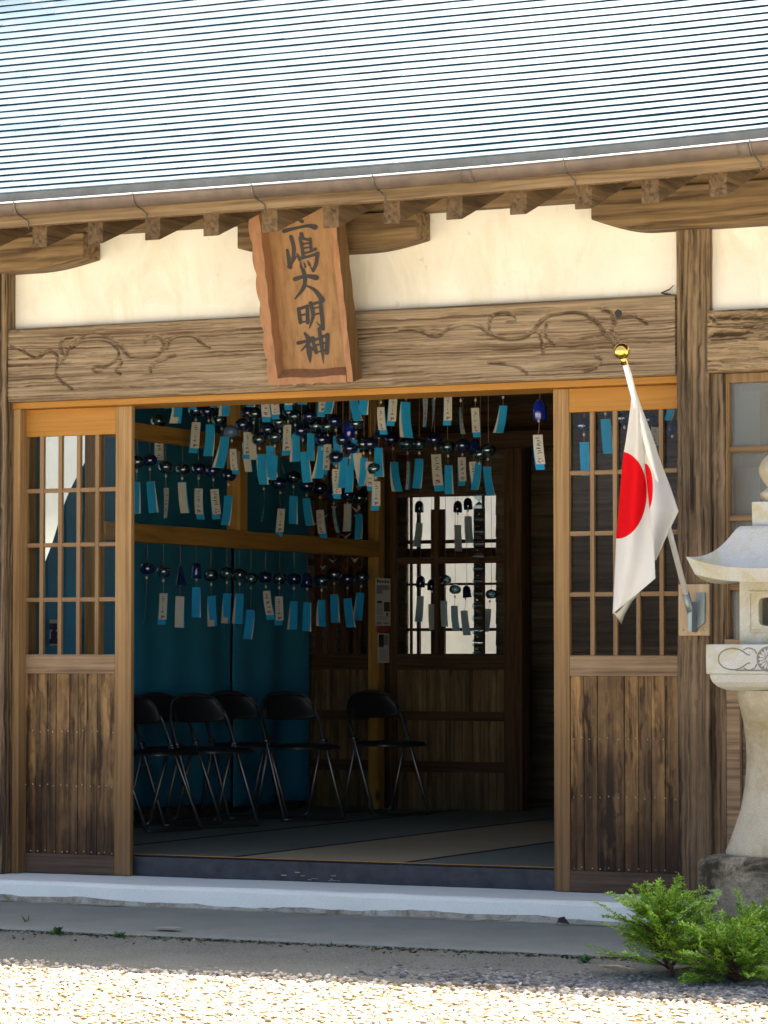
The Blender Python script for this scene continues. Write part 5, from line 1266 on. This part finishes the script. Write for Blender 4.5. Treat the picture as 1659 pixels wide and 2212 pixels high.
def shrub(name, base, H_, sprd, label, nb, seed, lean=(0, 0), cat='shrub', low=.15):
    r = random.Random(seed); e = empty(name, base, label, cat, 'cypress shrubs at the lantern foot'); lf = MB(); tr = MB(); b_ = Vector(base)
    top = b_+Vector((lean[0], lean[1], H_)); tr.tube([b_-Vector((0, 0, .03)), b_.lerp(top, .4)+Vector((.01, 0, 0)), b_.lerp(top, .85)], [.014, .009, .003], 7)
    for k in range(nb):
        f_ = low+(1-low)*k/nb; p = b_.lerp(top, f_*.85); an = k*2.4+r.uniform(-.4, .4); el = r.uniform(-.05, .5)+f_*.65
        L = sprd*(1.05-f_*.55)*r.uniform(.65, 1.1); d = Vector((cos(an)*cos(el), sin(an)*cos(el), sin(el))); q = p+d*L+Vector((0, 0, -.05*L))
        tr.tube([p, p.lerp(q, .5)+Vector((0, 0, .02)), q], [.005, .003, .0012], 5)
        for s_ in range(r.choice((4, 5, 6))):
            g_ = .25+.75*s_/5; o_ = p.lerp(q, min(1, g_)); dd = (d+Vector((r.uniform(-.7, .7), r.uniform(-.7, .7), r.uniform(-.15, .45)))).normalized()
            nv_ = Vector((r.uniform(-.5, .5), r.uniform(-.5, .5), 1)).normalized(); spray(lf, o_, dd, r.uniform(.09, .17)*(1.1-.35*f_), r, 0, nv_)
    lf.build('foliage', 'leaf', e); tr.build('trunk', 'bark', e); return e
s1 = atZ(1452, 2118, 0); shrub('cypress_shrub', (s1.x, s1.y, 0), .265, .28, 'bright green feathery cypress shrub standing in front of the right door and lantern block', 46, 4, (-.05, 0))
s2 = atZ(1575, 2128, 0); shrub('cypress_shrub', (s2.x+.03, s2.y, 0), .13, .29, 'low spreading green cypress shrub in front of the lantern foot', 40, 8, (-.03, .05), low=.03)
s3 = atZ(1665, 2105, 0); shrub('cypress_shrub', (s3.x, s3.y, 0), .16, .28, 'green cypress shrub cut by the right picture edge beside the lantern', 34, 15, (-.05, 0), low=.03)

def weed(px, py, s_, label, seed, tall=False):
    p = atZ(px, py, .02); r = random.Random(seed); e = MB()
    for k in range(14 if not tall else 8):
        an = r.uniform(0, 6.28); el = r.uniform(.2, 1.2) if not tall else r.uniform(.9, 1.5); L = s_*r.uniform(.6, 1.2); d = Vector((cos(an)*cos(el), sin(an)*cos(el), sin(el))); sd__ = d.cross(Vector((0, 0, 1))).normalized()*L*(.22 if not tall else .06)
        q = p+d*L*.5+Vector((0, 0, .01)); t_ = p+d*L+Vector((0, 0, -.1*L)); e.add([p, q-sd__, t_, q+sd__], [(0, 1, 2, 3)])
    e.tube([p-Vector((0, 0, .02)), p+Vector((0, 0, s_*.3))], .002, 4); tag(e.build('small_weed', 'weed'), label, 'weed', 'weeds along the apron edge')
weed(58, 2005, .07, 'thin upright weed sprig on the apron, farthest left', 1, True)
weed(122, 2024, .06, 'leafy weed tuft at the apron edge, near the left picture side', 2); weed(258, 2030, .045, 'leafy weed tuft at the apron edge, second from left', 3)
weed(715, 2050, .035, 'sparse weed sprig at the apron edge below the doorway middle', 4, True); weed(1262, 2082, .045, 'small weed tuft at the apron edge near the cypress', 5)
# litter
p = atZ(1215, 1998, .065); m = MB(); m.add([p+Vector((-.03, 0, 0)), p+Vector((0, .02, .035)), p+Vector((.035, 0, .004)), p+Vector((-.012, -.02, .012)), p+Vector((-.022, .01, .03))], [(0, 3, 4), (3, 1, 4), (3, 2, 1)])
tag(m.build('dead_leaf', 'ink'), 'dark curled dead leaf lying on the grey apron', 'leaf')
p = atZ(352, 2003, .062); m = MB(); m.add([p+Vector((-.05, -.02, 0)), p+Vector((.07, -.035, .001)), p+Vector((.09, .03, .002)), p+Vector((-.02, .045, 0))], [(0, 1, 2, 3)])
tag(m.build('paper_scrap', 'grey'), 'pale flat scrap lying on the grey apron at left', 'scrap')
p, q = atZ(1295, 2086, .02), atZ(1372, 2094, .03); m = MB(); m.tube([p, p.lerp(q, .5)+Vector((0, 0, .006)), q], [.004, .005, .003], 6)
tag(m.build('straw_stick', 'paleboard'), 'pale dry stick lying on the gravel beside the cypress', 'stick')
